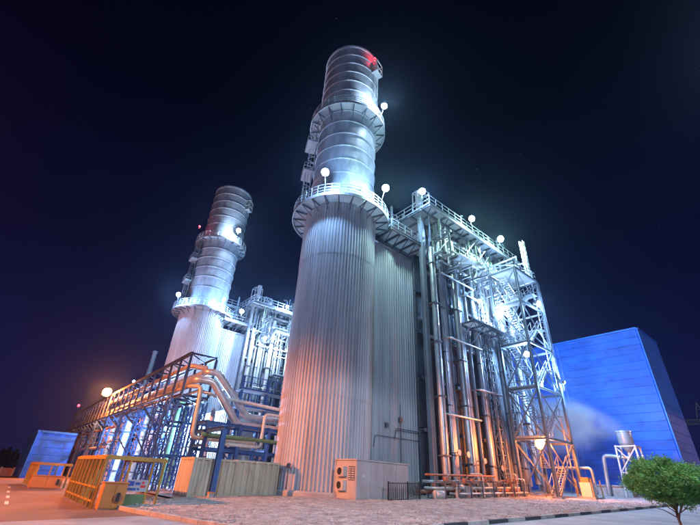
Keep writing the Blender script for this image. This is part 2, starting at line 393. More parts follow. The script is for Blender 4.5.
def make_stack(loc, label):
    root = thing('exhaust_stack', label, 'chimney', loc, 'exhaust stacks of the two boilers'); c = Vector(loc); zb = c.z
    G().lathe((c.x, c.y, zb), [(4.15, -.8), (4.15, .22), (4.05, .32), (3.5, .32)], 72).build('plinth', M_CONC, root)
    # ribbed shaft: four courses of trapezoidal sheet
    nr = 82
    def ribbed(z0, z1, R):
        g = G(); ring = []
        for i in range(nr):
            for f, dr in ((0, 0), (.28, 0), (.5, .125), (.78, .125)):
                a = 2 * PI * (i + f) / nr; ring.append(((R + dr) * math.cos(a), (R + dr) * math.sin(a)))
        m = len(ring)
        for z in (z0, z1): g.v += [(c.x + x, c.y + y, z) for x, y in ring]
        g.f += [(j, (j + 1) % m, m + (j + 1) % m, m + j) for j in range(m)]
        return g
    zs = [zb + .32, zb + 6.6, zb + 12.9, zb + 19.2, 25.25]
    for i in range(4):
        ribbed(zs[i] - (.06 if i else 0), zs[i + 1], 3.65 + (i % 2) * .035).build('cladding_course', M_CLAD, root)
    G().lathe((c.x, c.y, 0), [(3.76, 25.2), (3.76, 25.55), (3.45, 25.7)], 72).build('shaft_collar', M_GALV, root, True)
    gallery(root, c, 25.3, 3.6, 5.2, 22, 1.1, 1.0)
    def course(z0, z1, r):
        o = G().lathe((c.x, c.y, 0), [(r, z0), (r, z1)], 80).build('flue_course', M_FLUE, root, True)
    rings = {}
    def ring(z, r, t=.11):
        if (r, t) not in rings:
            rings[(r, t)] = G().lathe((0, 0, 0), [(r, -t * .6), (r + t, -t * .6), (r + t, t * .6), (r, t * .6)], 80).mesh('stiffener_ring', M_FLUE)
        setw(link(bpy.data.objects.new('stiffener_ring', rings[(r, t)])), root, Matrix.Translation((c.x, c.y, z)))
    z = 25.6; k = 0
    while z < 39.3: course(z, min(z + 2.0, 39.5), 3.5 + .004 * (k % 2)); ring(min(z + 2.0, 39.4), 3.5); z += 2.0; k += 1
    gallery(root, c, 39.5, 3.55, 4.75, 18, 1.1, 1.3)
    z = 39.5
    while z < 52: course(z, min(z + 1.83, 52.3), 3.66 + .004 * (k % 2)); ring(min(z + 1.83, 52.2), 3.66); z += 1.83; k += 1
    G().lathe((c.x, c.y, 0), [(3.72, 52.25), (3.8, 52.25), (3.8, 52.5), (3.5, 52.5), (3.5, 50.5)], 80).build('rim', M_FLUE, root, True)
    # ladders: a caged one on the left flank, one on the right above the upper gallery
    L = -RV * .97 - FV * .24; q = c + L * 3.75
    for i in range(3):
        z0, z1 = 26.0 + i * 4.5, 26.0 + (i + 1) * 4.5 - .1
        sft = FV * (0.0 if i % 2 else -.9)
        ladder('ladder', M_GALV, (q.x + sft.x, q.y + sft.y, z0), (q.x + sft.x, q.y + sft.y, z1), L, root)
    for z0 in (30.5, 35.0):
        p = c + L * 4.25 - FV * .4
        R = Matrix((( -L.y, L.x, 0), L, (0, 0, 1))).transposed()
        o = inst('box', 'rest_platform', M_GRAT, (p.x, p.y, z0 - .05), (p.x, p.y, z0 + .02), 2.0, 1.1, root, up=L)
        e = [p + R @ Vector((sx * 1.0, sy * .55, z0 - p.z + .02)) for sx, sy in ((-1, -1), (-1, 1), (1, 1), (1, -1))]
        railing('platform_rail', M_GALV, e, root, 1.0, .025, .7)
    D = RV * .78 - FV * .62; q = c + D * 3.95
    ladder('ladder', M_GALV, (q.x, q.y, 39.6), (q.x, q.y, 50.2), D, root, .5, False)
    p = c + D * 4.2
    inst('box', 'sampling_platform', M_GRAT, (p.x, p.y, 48.2), (p.x, p.y, 48.28), 1.3, .9, root, up=D)
    g = G(); s = Vector((-D.y, D.x, 0))
    cs = [p + s * sx * .65 + D * sy * .42 for sx, sy in ((-1, -1), (-1, 1), (1, 1), (1, -1))]
    for a in cs: g.bar((a.x, a.y, 48.2), (a.x, a.y, 50.4), .09)
    for z in (49.2, 50.4):
        for a, b in zip(cs, cs[1:] + cs[:1]): g.bar((a.x, a.y, z), (b.x, b.y, z), .08)
    g.bar((cs[1].x, cs[1].y, 48.3), (cs[2].x, cs[2].y, 50.3), .07)
    g.build('sampling_frame', M_WHITEP, root)
    return root
SX, SY1, SY2 = 19.82, 26.69, 65.5
stack1 = make_stack((SX, SY1, gz(SX)), 'tall grey exhaust stack with ribbed lower shaft, nearest and tallest in view')
stack2 = copy_tree(stack1); stack2.location = (SX, SY2, gz(SX)); stack2.rotation_euler.z = math.radians(19.8)
stack2['label'] = 'grey exhaust stack standing behind the pipe bridge, the shorter-looking one at left'

# ------------------------------------------------------------------ heat recovery boilers
def make_boiler(label):
    y0 = 22.0; yb = 31.4; X0, X1 = 28.0, 46.0; ZR = 28.5
    root = thing('heat_recovery_boiler', label, 'boiler', (X0, y0, gz(X0)), 'heat recovery boilers')
    r = random.Random(11)
    # outlet duct: ribbed side sheet + back and top
    def rib_wall(name, x0, x1, y, z0, z1, face):
        g = G(); n = int((x1 - x0) / .31); pts = []
        for i in range(n):
            xa = x0 + (x1 - x0) * i / n; dx = (x1 - x0) / n
            for f, d in ((0, 0), (.28, 0), (.5, .12), (.78, .12)): pts.append((xa + dx * f, y + face * d))
        pts.append((x1, y)); m = len(pts)
        for z in (z0, z1): g.v += [(x, yy, z) for x, yy in pts]
        g.f += [(j, j + 1, m + j + 1, m + j) for j in range(m - 1)]
        return g.build(name, M_CLAD, root)
    zs = [gz(24) - .3, 6.2, 12.4, 18.6, 23.0]
    for i in range(4): rib_wall('duct_sheet', 22.2, 28.4, 24.2 - (i % 2) * .012, zs[i] - (.05 if i else 0), zs[i + 1], -1)
    boxo('duct_body', M_CASING, 21.5, 24.32, gz(22) - .3, 28.42, 29.2, 22.95, root)
    boxo('duct_coping', M_GALV, 22.3, 23.95, 22.97, 28.5, 24.45, 23.2, root)
    boxo('corner_flashing', M_DARKST, 28.42, 24.02, gz(28), 28.7, 24.5, 23.1, root)
    for z, x0, x1 in ((4.6, 22.9, 28.2), (5.2, 25.3, 30.2), (5.35, 25.3, 30.2)):
        pipe('conduit', M_DARKST, [(x0, 24.15, z - .9), (x0, 23.95, z), (x1, 23.95, z)], .028, root, .15, 8)
    pipe('conduit', M_DARKST, [(25.9, 23.98, .6), (25.9, 23.98, 7.4)], .03, root, .15, 8)
    for x, z in ((24.2, 5.3), (25.9, 5.9)): boxo('junction_box', M_DARKST, x - .15, 23.85, z, x + .15, 24.1, z + .35, root)
    # casing bays with stiffened panels
    nb = 6; bw = (X1 - X0) / nb
    boxo('casing_core', M_CASING, X0 + .25, y0 + 1.75, gz(X0) - .3, X1, yb, ZR - 4.6, root)
    for i in range(nb):
        for k in range(5):
            z0 = 1.2 + k * 4.5; xa = X0 + i * bw
            M = Matrix.Translation((xa + bw / 2, y0 + 1.68, z0 + 2.22)) @ Matrix.Rotation(PI / 2, 4, 'X') @ Matrix.Diagonal((bw - .06, 4.42, .14, 1))
            setw(link(bpy.data.objects.new('casing_panel', unit('panel', M_CASING))), root, M)
    for k in range(6):
        inst('hbeam', 'buckstay', M_DARKST, (X0, y0 + 1.3, 1.0 + k * 4.5), (X1, y0 + 1.3, 1.0 + k * 4.5), .3, .45, root, up=(0, 1, 0))
    # columns, front and back rows
    for i in range(nb + 1):
        x = X0 + i * bw
        inst('hbeam', 'column', M_COLS, (x, y0 + .3, gz(x) - .3), (x, y0 + .3, ZR - .3), .42, .5, root, up=(0, 1, 0))
        boxo('base_plate', M_CONC, x - .5, y0 - .2, gz(x) - .3, x + .5, y0 + .8, gz(x) + .3, root)
        if i % 2 == 0: inst('hbeam', 'column', M_COLS, (x, yb + .3, gz(x) - .3), (x, yb + .3, ZR - .3), .42, .5, root, up=(0, 1, 0))
    # tall downcomers and risers in front of the casing
    for x, rr, dy, zt, mt in ((28.75, .30, -.35, 24, M_PIPE), (30.5, .18, .1, 26, M_PIPE), (32.6, .36, -.25, 26.5, M_PIPE), (33.5, .12, .1, 26, M_PIPE), (36.3, .26, .0, 27, M_PIPE), (38.5, .17, .1, 25, M_WHITEP),
                              (40.6, .3, -.2, 27, M_PIPE), (42.6, .2, .0, 26, M_PIPE), (44.6, .3, -.1, 27, M_PIPE)):
        p = rod('downcomer', mt, (x, y0 + dy, gz(x) + 1.0), (x, y0 + dy, zt), rr, root)
        for k in range(5):
            z = 3.5 + k * 4.6 + r.uniform(-.6, .6)
            boxo('pipe_clamp', M_DARKST, x - rr * 1.25, y0 + dy - rr * 1.25, z, x + rr * 1.25, y0 + .9, z + .12, root)
    for x, rr, dy, zt in ((29.4, .1, .35, 27), (29.9, .13, .2, 26), (31.6, .12, .2, 27), (34.6, .15, -.1, 26), (35.2, .1, .3, 27), (37.2, .14, .2, 26), (39.4, .12, .0, 27), (41.4, .14, .2, 26.5), (43.4, .15, .1, 26), (45.2, .12, .2, 27)):
        rod('riser_pipe', M_COLS, (x, y0 + dy, gz(x) + .8), (x, y0 + dy, zt), rr, root)
    for i in range(nb):
        x = X0 + (i + .5) * bw; inst('hbeam', 'wind_post', M_DARKST, (x, y0 + 1.0, gz(x)), (x, y0 + 1.0, ZR - .4), .26, .34, root, up=(0, 1, 0))
    # girts and inclined struts
    for z in (13.9, 21.0):
        for i in range(nb): inst('hbeam', 'girt', M_COLS, (X0 + i * bw + .25, y0 + .25, z), (X0 + (i + 1) * bw - .25, y0 + .25, z), .25, .25, root, up=(0, 0, 1))
    for z, x0, x1 in ((21.2, 29.8, 36.0), (14.1, 30.2, 36.2), (20.0, 34.0, 37.2), (6.8, 29, 34.5), (9.8, 34.6, 39)):
        pipe('cross_pipe', M_PIPE, [(x0, y0 + .2, z), (x0, y0 - .65, z), (x1, y0 - .65, z + .1), (x1, y0 + .2, z + .1)], .09, root, .3)
    for x in (28.0 + bw * 3, 28.0 + bw * 4):                      # laced columns between the bays
        lattice('laced_column', M_COLS, (x + .75, y0 - .3, gz(x)), (x + .75, y0 - .3, 26), .7, .6, (0, 1, 0), root, 22, .1, .06, (0, 1, 3))
    # catwalk with knee brackets
    ZC = 16.5; ya, yc = y0 - 1.9, y0 - .2
    for i in range(6):
        xa, xb = 33.2 + i * 1.9, 33.2 + (i + 1) * 1.9
        boxo('catwalk_plank', M_GRAT, xa + .03, ya + .1, ZC, xb - .03, yc, ZC + .05, root)
        inst('angle', 'knee_bracket', M_DARKST, (xa, ya, ZC - .1), (xa, y0 + .1, ZC - 1.9), .12, .12, root)
        inst('hbeam', 'cross_bearer', M_DARKST, (xa, ya, ZC - .11), (xa, y0, ZC - .11), .14, .18, root, up=(0, 0, 1))
    for y in (ya, yc + .05): inst('hbeam', 'stringer', M_DARKST, (32.9, y, ZC - .12), (44.9, y, ZC - .12), .16, .24, root, up=(0, 0, 1))
    g = G()
    for i in range(12): x = 33 + i * 1; g.bar((x, ya, ZC - .2), (x + .5, ya, ZC - 1.0), .06); g.bar((x + .5, ya, ZC - 1.0), (x + 1, ya, ZC - .2), .06)
    g.bar((33, ya, ZC - 1), (45, ya, ZC - 1), .1); g.build('truss_web', M_DARKST, root)
    railing('railing', M_GALV, [(33, ya + .03, ZC + .05), (44.8, ya + .03, ZC + .05)], root, 1.1, .03)
    # pipework zone under the roof: headers, hangers, risers
    for k in range(9):
        y = y0 - 1.0 + r.random() * 2.4; z = 22.2 + r.random() * 5.2; x0 = X0 + r.random() * 8; x1 = min(X1, x0 + 4 + r.random() * 9); rr = r.choice((.09, .13, .2, .28))
        mt = r.choice((M_PIPE, M_PIPE, M_GREENP, M_WHITEP)); dz = r.uniform(1, 3)
        pipe('header', mt, [(x0, y, z - dz), (x0, y, z), (x1, y, z), (x1, y, z - r.uniform(.8, 2.4)), (x1, y + 1.2, z - 2.4)], rr, root)
    for k in range(70):
        x = X0 + .4 + r.random() * (X1 - X0 - .8); y = y0 - 1.2 + r.random() * 2.6; z = 21 + r.random() * 5
        rod('hanger', r.choice((M_PIPE, M_DARKST, M_GALV, M_GREENP)), (x, y, z), (x, y, ZR - .2), r.choice((.03, .05, .08, .11)), root)
    for k in range(26):
        x = X0 + r.random() * (X1 - X0); z = 21.5 + r.random() * 5.5
        inst('hbeam', 'cross_beam', M_COLS, (x, y0 - 1.7, z), (x, y0 + 1.4, z), .18, .22, root, up=(0, 0, 1))
    for k in range(16):
        x = X0 + .5 + r.random() * (X1 - X0 - 2); z = 22 + r.random() * 4; s = r.choice((-1, 1))
        inst('angle', 'brace', M_GALV, (x, y0 - 1.2, z), (x + s * 2.2, y0 - 1.2, z + 2.6), .1, .1, root)
    for x in (34.0, 39.5): boxo('access_deck', M_GRAT, x - 1.6, y0 - 1.6, 24.3, x + 1.6, y0 + .8, 24.36, root); railing('railing', M_GALV, [(x - 1.6, y0 - 1.55, 24.36), (x + 1.6, y0 - 1.55, 24.36)], root, 1.0, .025, .8)
    # steam drum with dished ends, its end seen at the far corner
    for x0, yy, rr in ((36.0, y0 + .1, .95), ):
        g = G(); P = []; Rr = []
        for i in range(6): a = i / 5 * PI / 2; P.append((x0 - .5 * math.cos(a), yy, 25.6)); Rr.append(max(.05, rr * math.sin(a)))
        for i in range(6): a = PI / 2 * (1 - i / 5); P.append((44.6 + .5 * math.cos(a), yy, 25.6)); Rr.append(max(.05, rr * math.sin(a)))
        g.tube(P, Rr, 24).build('steam_drum', M_PIPE, root, True)
    # roof deck, bay panels visible from below, edge beams, bracing
    ye = y0 - 1.8
    for i in range(12):
        xa, xb = X0 - .8 + i * 1.57, X0 - .8 + (i + 1) * 1.57
        for j, (p, q) in enumerate(((ye, y0 - .55), (y0 - .45, y0 + 1.2), (y0 + 1.3, yb))):
            if (i * 7 + j * 3) % 11 == 4 and j < 2: continue
            boxo('deck_panel', M_GRAT, xa + .05, p + .05, ZR, xb - .05, q, ZR + .05, root)
        inst('hbeam', 'deck_beam', M_DARKST, (xa, ye, ZR - .12), (xa, yb, ZR - .12), .16, .22, root, up=(0, 0, 1))
    for y, hh in ((ye - .02, .5), (y0 - .5, .34), (y0 + 1.25, .34), (yb, .4)): inst('hbeam', 'edge_beam', M_COLS, (X0 - 1, y, ZR - .14), (X1 + .3, y, ZR - .14), .26, hh, root, up=(0, 0, 1))
    for i in range(6): inst('angle', 'deck_brace', M_DARKST, (X0 - .6 + i * 3.1, ye, ZR - .3), (X0 + 1.2 + i * 3.1, y0 + 1.1, ZR - .3), .12, .12, root)
    railing('railing', M_GALV, [(X0 - .9, yb, ZR + .06), (X0 - .9, ye, ZR + .06), (X1 + .2, ye, ZR + .06), (X1 + .2, yb, ZR + .06)], root, 1.15, .032, 1.2)
    # lower deck over the outlet duct, joining the stack gallery
    ZL = 24.6
    for i in range(4):
        xa, xb = 23.6 + i * 1.25, 23.6 + (i + 1) * 1.25
        boxo('deck_panel', M_GRAT, xa + .08, 22.6, ZL, xb - .08, 24.9, ZL + .05, root)
        inst('hbeam', 'deck_beam', M_DARKST, (xa, 22.5, ZL - .12), (xa, 29, ZL - .12), .16, .22, root, up=(0, 0, 1))
        inst('angle', 'knee_bracket', M_DARKST, (xa, 22.6, ZL - .2), (xa, 24.1, ZL - 1.5), .12, .12, root)
    for y in (22.45, 25.0): inst('hbeam', 'edge_beam', M_COLS, (23.3, y, ZL - .14), (28.9, y, ZL - .14), .24, .36, root, up=(0, 0, 1))
    railing('railing', M_GALV, [(23.4, 22.5, ZL + .06), (28.7, 22.5, ZL + .06)], root, 1.1, .03)
    for x in (24.0, 26.2, 28.3):
        inst('hbeam', 'deck_post', M_COLS, (x, 25.2, 23.2), (x, 25.2, 30.4 if x > 25 else 28), .22, .22, root, up=(0, 1, 0))
    for x0, x1 in ((24.0, 26.2), (26.2, 28.3)): inst('angle', 'brace', M_GALV, (x0, 25.0, 25), (x1, 25.0, 28), .12, .12, root); inst('angle', 'brace', M_GALV, (x1, 25.0, 25), (x0, 25.0, 28), .12, .12, root)
    inst('hbeam', 'edge_beam', M_COLS, (23.8, 25.2, 28.1), (28.6, 25.2, 28.1), .22, .26, root, up=(0, 0, 1))
    railing('railing', M_GALV, [(23.9, 25.2, 28.3), (28.4, 25.2, 28.3)], root, 1.1, .03)
    # roof equipment: silencers, vents, valves, small frames
    def silencer(x, y, z, h, rr):
        G().lathe((x, y, z), [(.1, -.2), (rr * .5, 0), (rr * .5, h * .35), (rr, h * .42), (rr, h), (rr * .85, h + .05), (rr * .8, h - .3)], 20).build('vent_silencer', M_PIPE, root, True)
    silencer(29.0, 23.2, ZR, 4.6, .42); silencer(38.5, 25.0, ZR, 4.3, .8); silencer(33.6, 26.5, ZR, 3.6, .6); silencer(43.5, 24.6, ZR, 3.2, .45)
    for k in range(20):
        x = X0 - .4 + r.random() * 17.5; y = y0 - 1.2 + r.random() * 4; h = .8 + r.random() * 2.6
        pipe('vent_pipe', r.choice((M_PIPE, M_GALV, M_WHITEP)), [(x, y, ZR), (x, y, ZR + h), (x + r.uniform(-.9, .9), y - .2, ZR + h + r.uniform(-.25, .3))], r.choice((.05, .07, .11)), root, .25, 8)
    for x, y, h in ((28.2, 22.2, 3.3), (30.6, 22.6, 2.2), (40.9, 21.6, 2.0)):
        g = G(); q = .7
        for sx in (-q, q):
            for sy in (-q, q): g.bar((x + sx, y + sy, ZR), (x + sx, y + sy, ZR + h), .1)
        for zz in (h * .5, h):
            for a, b in (((-q, -q), (q, -q)), ((q, -q), (q, q)), ((q, q), (-q, q)), ((-q, q), (-q, -q))): g.bar((x + a[0], y + a[1], ZR + zz), (x + b[0], y + b[1], ZR + zz), .08)
        g.bar((x - q, y - q, ZR), (x + q, y - q, ZR + h * .5), .06); g.bar((x - q, y - q, ZR + h), (x + q, y - q, ZR + h * .5), .06)
        g.build('roof_frame', M_GALV, root)
    return root
boiler1 = make_boiler('near boiler with dark casing, tall pipes and a railed roof deck beside the stack')
boiler2 = copy_tree(boiler1); boiler2.location = Vector(boiler1.location) + Vector((-1.0, SY2 - SY1 + .2, 0))
boiler2['label'] = 'far brightly lit boiler seen between the two stacks'

# ------------------------------------------------------------------ stair tower at the boiler's far end
TX0, TX1, TY0, TY1 = 38.2, 43.4, 17.2, 20.4
tw = thing('stair_tower', 'open steel stair tower with crossed braces beside the near boiler', 'tower', (TX0, TY0, gz(TX0)))
LV = [gz(40) + .1, 5.6, 10.2, 14.8, 19.4, 23.6]
cor = [(TX0, TY0), (TX1, TY0), (TX1, TY1), (TX0, TY1)]
for x, y in cor:
    inst('hbeam', 'leg', M_TOWER, (x, y, gz(x) - .3), (x, y, LV[-1]), .24, .24, tw, up=(0, 1, 0))
    boxo('footing', M_CONC, x - .4, y - .4, gz(x) - .4, x + .4, y + .4, gz(x) + .25, tw)
for k in range(5):
    z0, z1 = LV[k], LV[k + 1]
    for i in range(4):
        (xa, ya), (xb, yb_) = cor[i], cor[(i + 1) % 4]
        inst('hbeam', 'floor_beam', M_TOWER, (xa, ya, z1), (xb, yb_, z1), .16, .2, tw, up=(0, 0, 1))
        inst('angle', 'cross_brace', M_TOWER, (xa, ya, z0 + .1), (xb, yb_, z1 - .1), .11, .11, tw)
        if i in (0, 1, 3): inst('angle', 'cross_brace', M_TOWER, (xb, yb_, z0 + .1), (xa, ya, z1 - .1), .11, .11, tw)
    # landing and two stair flights
    boxo('landing', M_GRAT, TX0 + .15, TY0 + .15, z1 + .13, TX0 + 1.3, TY1 - .15, z1 + .18, tw)
    boxo('landing', M_GRAT, TX1 - 1.3, TY0 + .15, (z0 + z1) / 2 + .13, TX1 - .15, TY1 - .15, (z0 + z1) / 2 + .18, tw)
    for (xa, za, xb, zb_, y) in ((TX0 + 1.3, z0 + .15, TX1 - 1.3, (z0 + z1) / 2 + .15, TY0 + .75), (TX1 - 1.3, (z0 + z1) / 2 + .15, TX0 + 1.3, z1 + .15, TY1 - .75)):
        g = G()
        for s in (-.42, .42):
            g.bar((xa, y + s, za), (xb, y + s, zb_), .05, .2); g.bar((xa, y + s, za + 1.0), (xb, y + s, zb_ + 1.0), .045)
            for t in (0, .33, .66, 1): x = xa + (xb - xa) * t; z = za + (zb_ - za) * t; g.bar((x, y + s, z), (x, y + s, z + 1), .04)
        n = 11
        for q in range(n): t = (q + .5) / n; x = xa + (xb - xa) * t; z = za + (zb_ - za) * t; g.box(x - .13, y - .4, z, x + .13, y + .4, z + .03)
        g.build('stair_flight', M_GALV, tw)
    railing('railing', M_GALV, [(TX0 + .1, TY1, z1 + .14), (TX0 + .1, TY0 + .05, z1 + .14), (TX0 + 1.4, TY0 + .05, z1 + .14)], tw, 1.05, .028, .8)
railing('railing', M_GALV, [(x, y, LV[-1] + .12) for x, y in cor], tw, 1.15, .03, .9, True)
boxo('top_deck', M_GRAT, TX0 + 1.32, TY0 + .14, LV[-1] + .12, TX1 - .14, TY1 - .14, LV[-1] + .17, tw)
for x in (TX0 + 1.4, TX0 + 3.4):
    g = G()
    for y in (TY0 + .2, TY1 - .2): g.bar((x, y, LV[-1] + .1), (x, y, LV[-1] + 2.1), .1)
    g.bar((x, TY0 + .1, LV[-1] + 2.1), (x, TY1 - .1, LV[-1] + 2.1), .12); g.bar((x, TY0 + .2, LV[-1] + 1), (x, TY1 - .2, LV[-1] + 2), .07); g.build('top_frame', M_GALV, tw)
ladder('ladder', M_GALV, (TX1 + .05, TY0 + .6, gz(43) + .3), (TX1 + .05, TY0 + .6, 23.6), (.5, -.9, 0), tw, .45)
ms = thing('lattice_mast', 'slim caged lattice mast rising above the stair tower top', 'mast', (42.9, 17.75, LV[-1] + .17))
lattice('mast_chords', M_WHITEP, (42.9, 17.75, LV[-1] + .17), (42.9, 17.75, 29.6), .45, .45, (0, 1, 0), ms, 14, .06, .045)
g = G()
for i in range(9): z = LV[-1] + .7 + i * .6; g.lathe((42.9, 17.75, z), [(.33, 0), (.38, 0), (.38, .06), (.33, .06), (.33, 0)], 12)
g.build('hoop', M_WHITEP, ms)

# small kiosk and valve plinth at the tower's foot
kk = thing('pump_skid', 'small orange-lit pump skid at the foot of the stair tower', 'pump', (42.3, 16.2, gz(42)))
boxo('base_frame', M_CONC, 41.2, 15.4, gz(42) - .2, 43.4, 16.9, gz(42) + .25, kk); boxo('motor_box', M_WHITEP, 41.5, 15.7, gz(42) + .25, 42.6, 16.6, gz(42) + 1.35, kk)
rod('pump_barrel', M_PIPE, (42.6, 16.1, gz(42) + .8), (43.3, 16.1, gz(42) + .8), .3, kk); boxo('motor_hood', M_ORBOX, 41.7, 15.85, gz(42) + 1.35, 42.5, 16.5, gz(42) + 1.75, kk)
pipe('delivery_pipe', M_PIPE, [(43.2, 16.1, gz(42) + .8), (43.7, 16.1, gz(42) + .8), (43.7, 16.1, gz(42) + 2.6), (43.7, 19.5, gz(42) + 2.6)], .12, kk)
for x, y in ((41.3, 15.5), (43.3, 15.5), (41.3, 16.8)): inst('box', 'guard_post', M_YEL, (x, y, gz(42) + .25), (x, y, gz(42) + 1.6), .07, .07, kk)

# ------------------------------------------------------------------ valve manifold along the boiler foot
vm = thing('valve_manifold', 'low run of pipes, valves and hand wheels along the near boiler foot', 'pipework', (26, 21, gz(26)))
r = random.Random(5)
for k, (y, z, x0, x1, rr, mt) in enumerate(((20.2, .75, 25.2, 37.5, .09, M_WHITEP), (20.6, 1.15, 25.5, 36.0, .11, M_PIPE), (19.7, .4, 27.5, 38, .07, M_WHITEP), (21.0, 1.6, 26.3, 35, .08, M_RED), (20.9, .5, 25.1, 39.0, .13, M_RED))):
    pipe('pipe_run', mt, [(x0, y + .8, gz(x0) + z), (x0, y, gz(x0) + z), (x1, y, gz(x1) + z), (x1, y + .9, gz(x1) + z)], rr, vm)
for k in range(15):
    x = 25.6 + k * .88 + r.uniform(-.2, .2); y = r.choice((19.8, 20.2, 20.6)); h = r.uniform(.7, 1.9)
    pipe('riser', r.choice((M_PIPE, M_WHITEP, M_RED)), [(x, y, gz(x) + .1), (x, y, gz(x) + h), (x + r.uniform(-.5, .5), y + 1.0, gz(x) + h)], r.choice((.05, .08, .12)), vm, .2, 8)
for k in range(9):
    x = 26.1 + k * 1.3 + r.uniform(-.3, .3); z = gz(x) + .85 + r.random() * .5; y = 19.95
    g = G(); g.lathe((x, y, z - .2), [(.04, 0), (.18, .03), (.22, .2), (.18, .37), (.04, .4)], 10); v = g.build('valve_body', M_RED, vm, True)
    G().tube([(x, y, z), (x, y - .3, z + .3)], .035, 6).build('valve_stem', M_PIPE, vm)
for k in range(8):
    x = 25.8 + k * 1.6
    g = G(); g.bar((x, 19.6, gz(x)), (x, 19.6, gz(x) + 1.2), .08); g.bar((x, 21.2, gz(x)), (x, 21.2, gz(x) + 1.2), .08); g.bar((x, 19.5, gz(x) + 1.2), (x, 21.3, gz(x) + 1.2), .08); g.build('pipe_support', M_DARKST, vm)
for k, (x, z) in enumerate(((30.3, 3.3), (31.6, 3.2), (34.1, 2.8), (36.9, 2.3))):          # round gauge boards on the downcomers
    G().tube([(x, 21.35, z + gz(x)), (x, 21.28, z + gz(x))], .24, 18).build('gauge_disc', M_COLS, vm)
    G().bar((x, 21.35, z + gz(x)), (x, 22.3, z + gz(x)), .06).build('gauge_arm', M_DARKST, vm)
for k, (x, y, sx, h) in enumerate(((29.5, 20.5, .5, .9), (33.4, 20.7, .7, 1.1))):
    boxo('drain_box', M_CABIN, x - sx, y - .4, gz(x), x + sx, y + .4, gz(x) + h, vm)
pipe('big_elbow', M_PIPE, [(32.6, 21.75, gz(32) + 1.6), (32.6, 21.75, gz(32) + .9), (35.2, 21.3, gz(32) + .9)], .34, vm, .6)
wt = thing('white_water_tank', 'small pale rounded tank lying beside the cabin end', 'tank', (25.3, 19.9, gz(25)))
G().tube([(24.95, 19.9, gz(25) + .35), (25.0, 19.9, gz(25) + .35), (25.9, 19.9, gz(25) + .35), (25.95, 19.9, gz(25) + .35)], [.2, .3, .3, .2], 14).build('shell', M_WHITEP, wt, True)
for x in (25.15, 25.75): boxo('saddle', M_DARKST, x - .05, 19.7, gz(25) - .1, x + .05, 20.1, gz(25) + .1, wt)

# ------------------------------------------------------------------ equipment cabin and its guard rail
cx0, cx1, cy0, cy1 = 18.35, 23.3, 20.9, 23.0; cz = gz(20) - .05
cb = thing('equipment_cabin', 'grey equipment cabin with cooling units at the foot of the near stack', 'cabin', (cx0, cy0, cz))
boxo('plinth', M_CONC, cx0 - .08, cy0 - .08, cz - .1, cx1 + .08, cy1 + .05, cz + .12, cb)
G().box(cx0, cy0, cz + .12, cx1, cy1, cz + 2.3).build('body', M_CABIN, cb)
boxo('roof', M_CABIN, cx0 - .08, cy0 - .08, cz + 2.3, cx1 + .08, cy1 + .08, cz + 2.38, cb)
for k in range(4):
    xa = cx0 + .04 + k * 1.22; boxo('side_panel', M_CABIN, xa, cy0 - .022, cz + .18, xa + 1.19, cy0 - .001, cz + 2.24, cb)
for k, (y0_, z0_) in enumerate(((cy0 + .95, 1.35), (cy0 + .95, .55))):
    u = boxo('cooling_unit', M_WHITEP, cx0 - .32, y0_, cz + z0_, cx0 - .005, y0_ + .8, cz + z0_ + .58, cb)
    G().tube([(cx0 - .335, y0_ + .4, cz + z0_ + .29), (cx0 - .322, y0_ + .4, cz + z0_ + .29)], .22, 16).build('fan_grille', M_BLACK, cb)
for k in range(2):
    boxo('louvre_frame', M_DARKST, cx0 - .03, cy0 + .15 + k * .34, cz + 1.15, cx0 - .002, cy0 + .43 + k * .34, cz + 1.95, cb)
    for q in range(6): boxo('louvre_slat', M_CABIN, cx0 - .05, cy0 + .16 + k * .34, cz + 1.19 + q * .125, cx0 - .031, cy0 + .42 + k * .34, cz + 1.26 + q * .125, cb)
boxo('door', M_CABIN, cx0 - .025, cy0 + .1, cz + .16, cx0 - .001, cy0 + .88, cz + 1.1, cb)
boxo('name_plate', M_WHITEP, cx0 + .5, cy0 - .034, cz + 1.35, cx0 + .75, cy0 - .0225, cz + 1.5, cb)
gr = thing('guard_rail', 'black guard rail standing before the grey cabin', 'railing', (20.6, 20.0, gz(21)))
for x0, x1 in ((20.4, 22.2), (22.25, 23.4)):
    g = G(); n = 9
    for i in range(n + 1): x = x0 + (x1 - x0) * i / n; g.bar((x, 20.0, gz(x)), (x, 20.0, gz(x) + 1.05), .03)
    for z in (.12, 1.05): g.bar((x0, 20.0, gz(x0) + z), (x1, 20.0, gz(x1) + z), .05)
    g.build('rail_panel', M_BLACK, gr)
for x in (20.38, 22.22, 23.42): inst('box', 'rail_post', M_BLACK, (x, 20.0, gz(x) - .1), (x, 20.0, gz(x) + 1.15), .08, .08, gr)
# level pipe bracket fixed on the shaft's left flank
bx = thing('gauge_post', 'thin dark gauge post at the left foot of the near stack', 'gauge', (16.0, 25.3, gz(15)))
inst('box', 'post', M_DARKST, (16.02, 25.4, gz(15)), (16.02, 25.4, gz(15) + 2.1), .06, .06, bx); boxo('gauge_box', M_DARKST, 15.9, 25.3, gz(15) + 1.75, 16.1, 25.5, gz(15) + 2.05, bx)

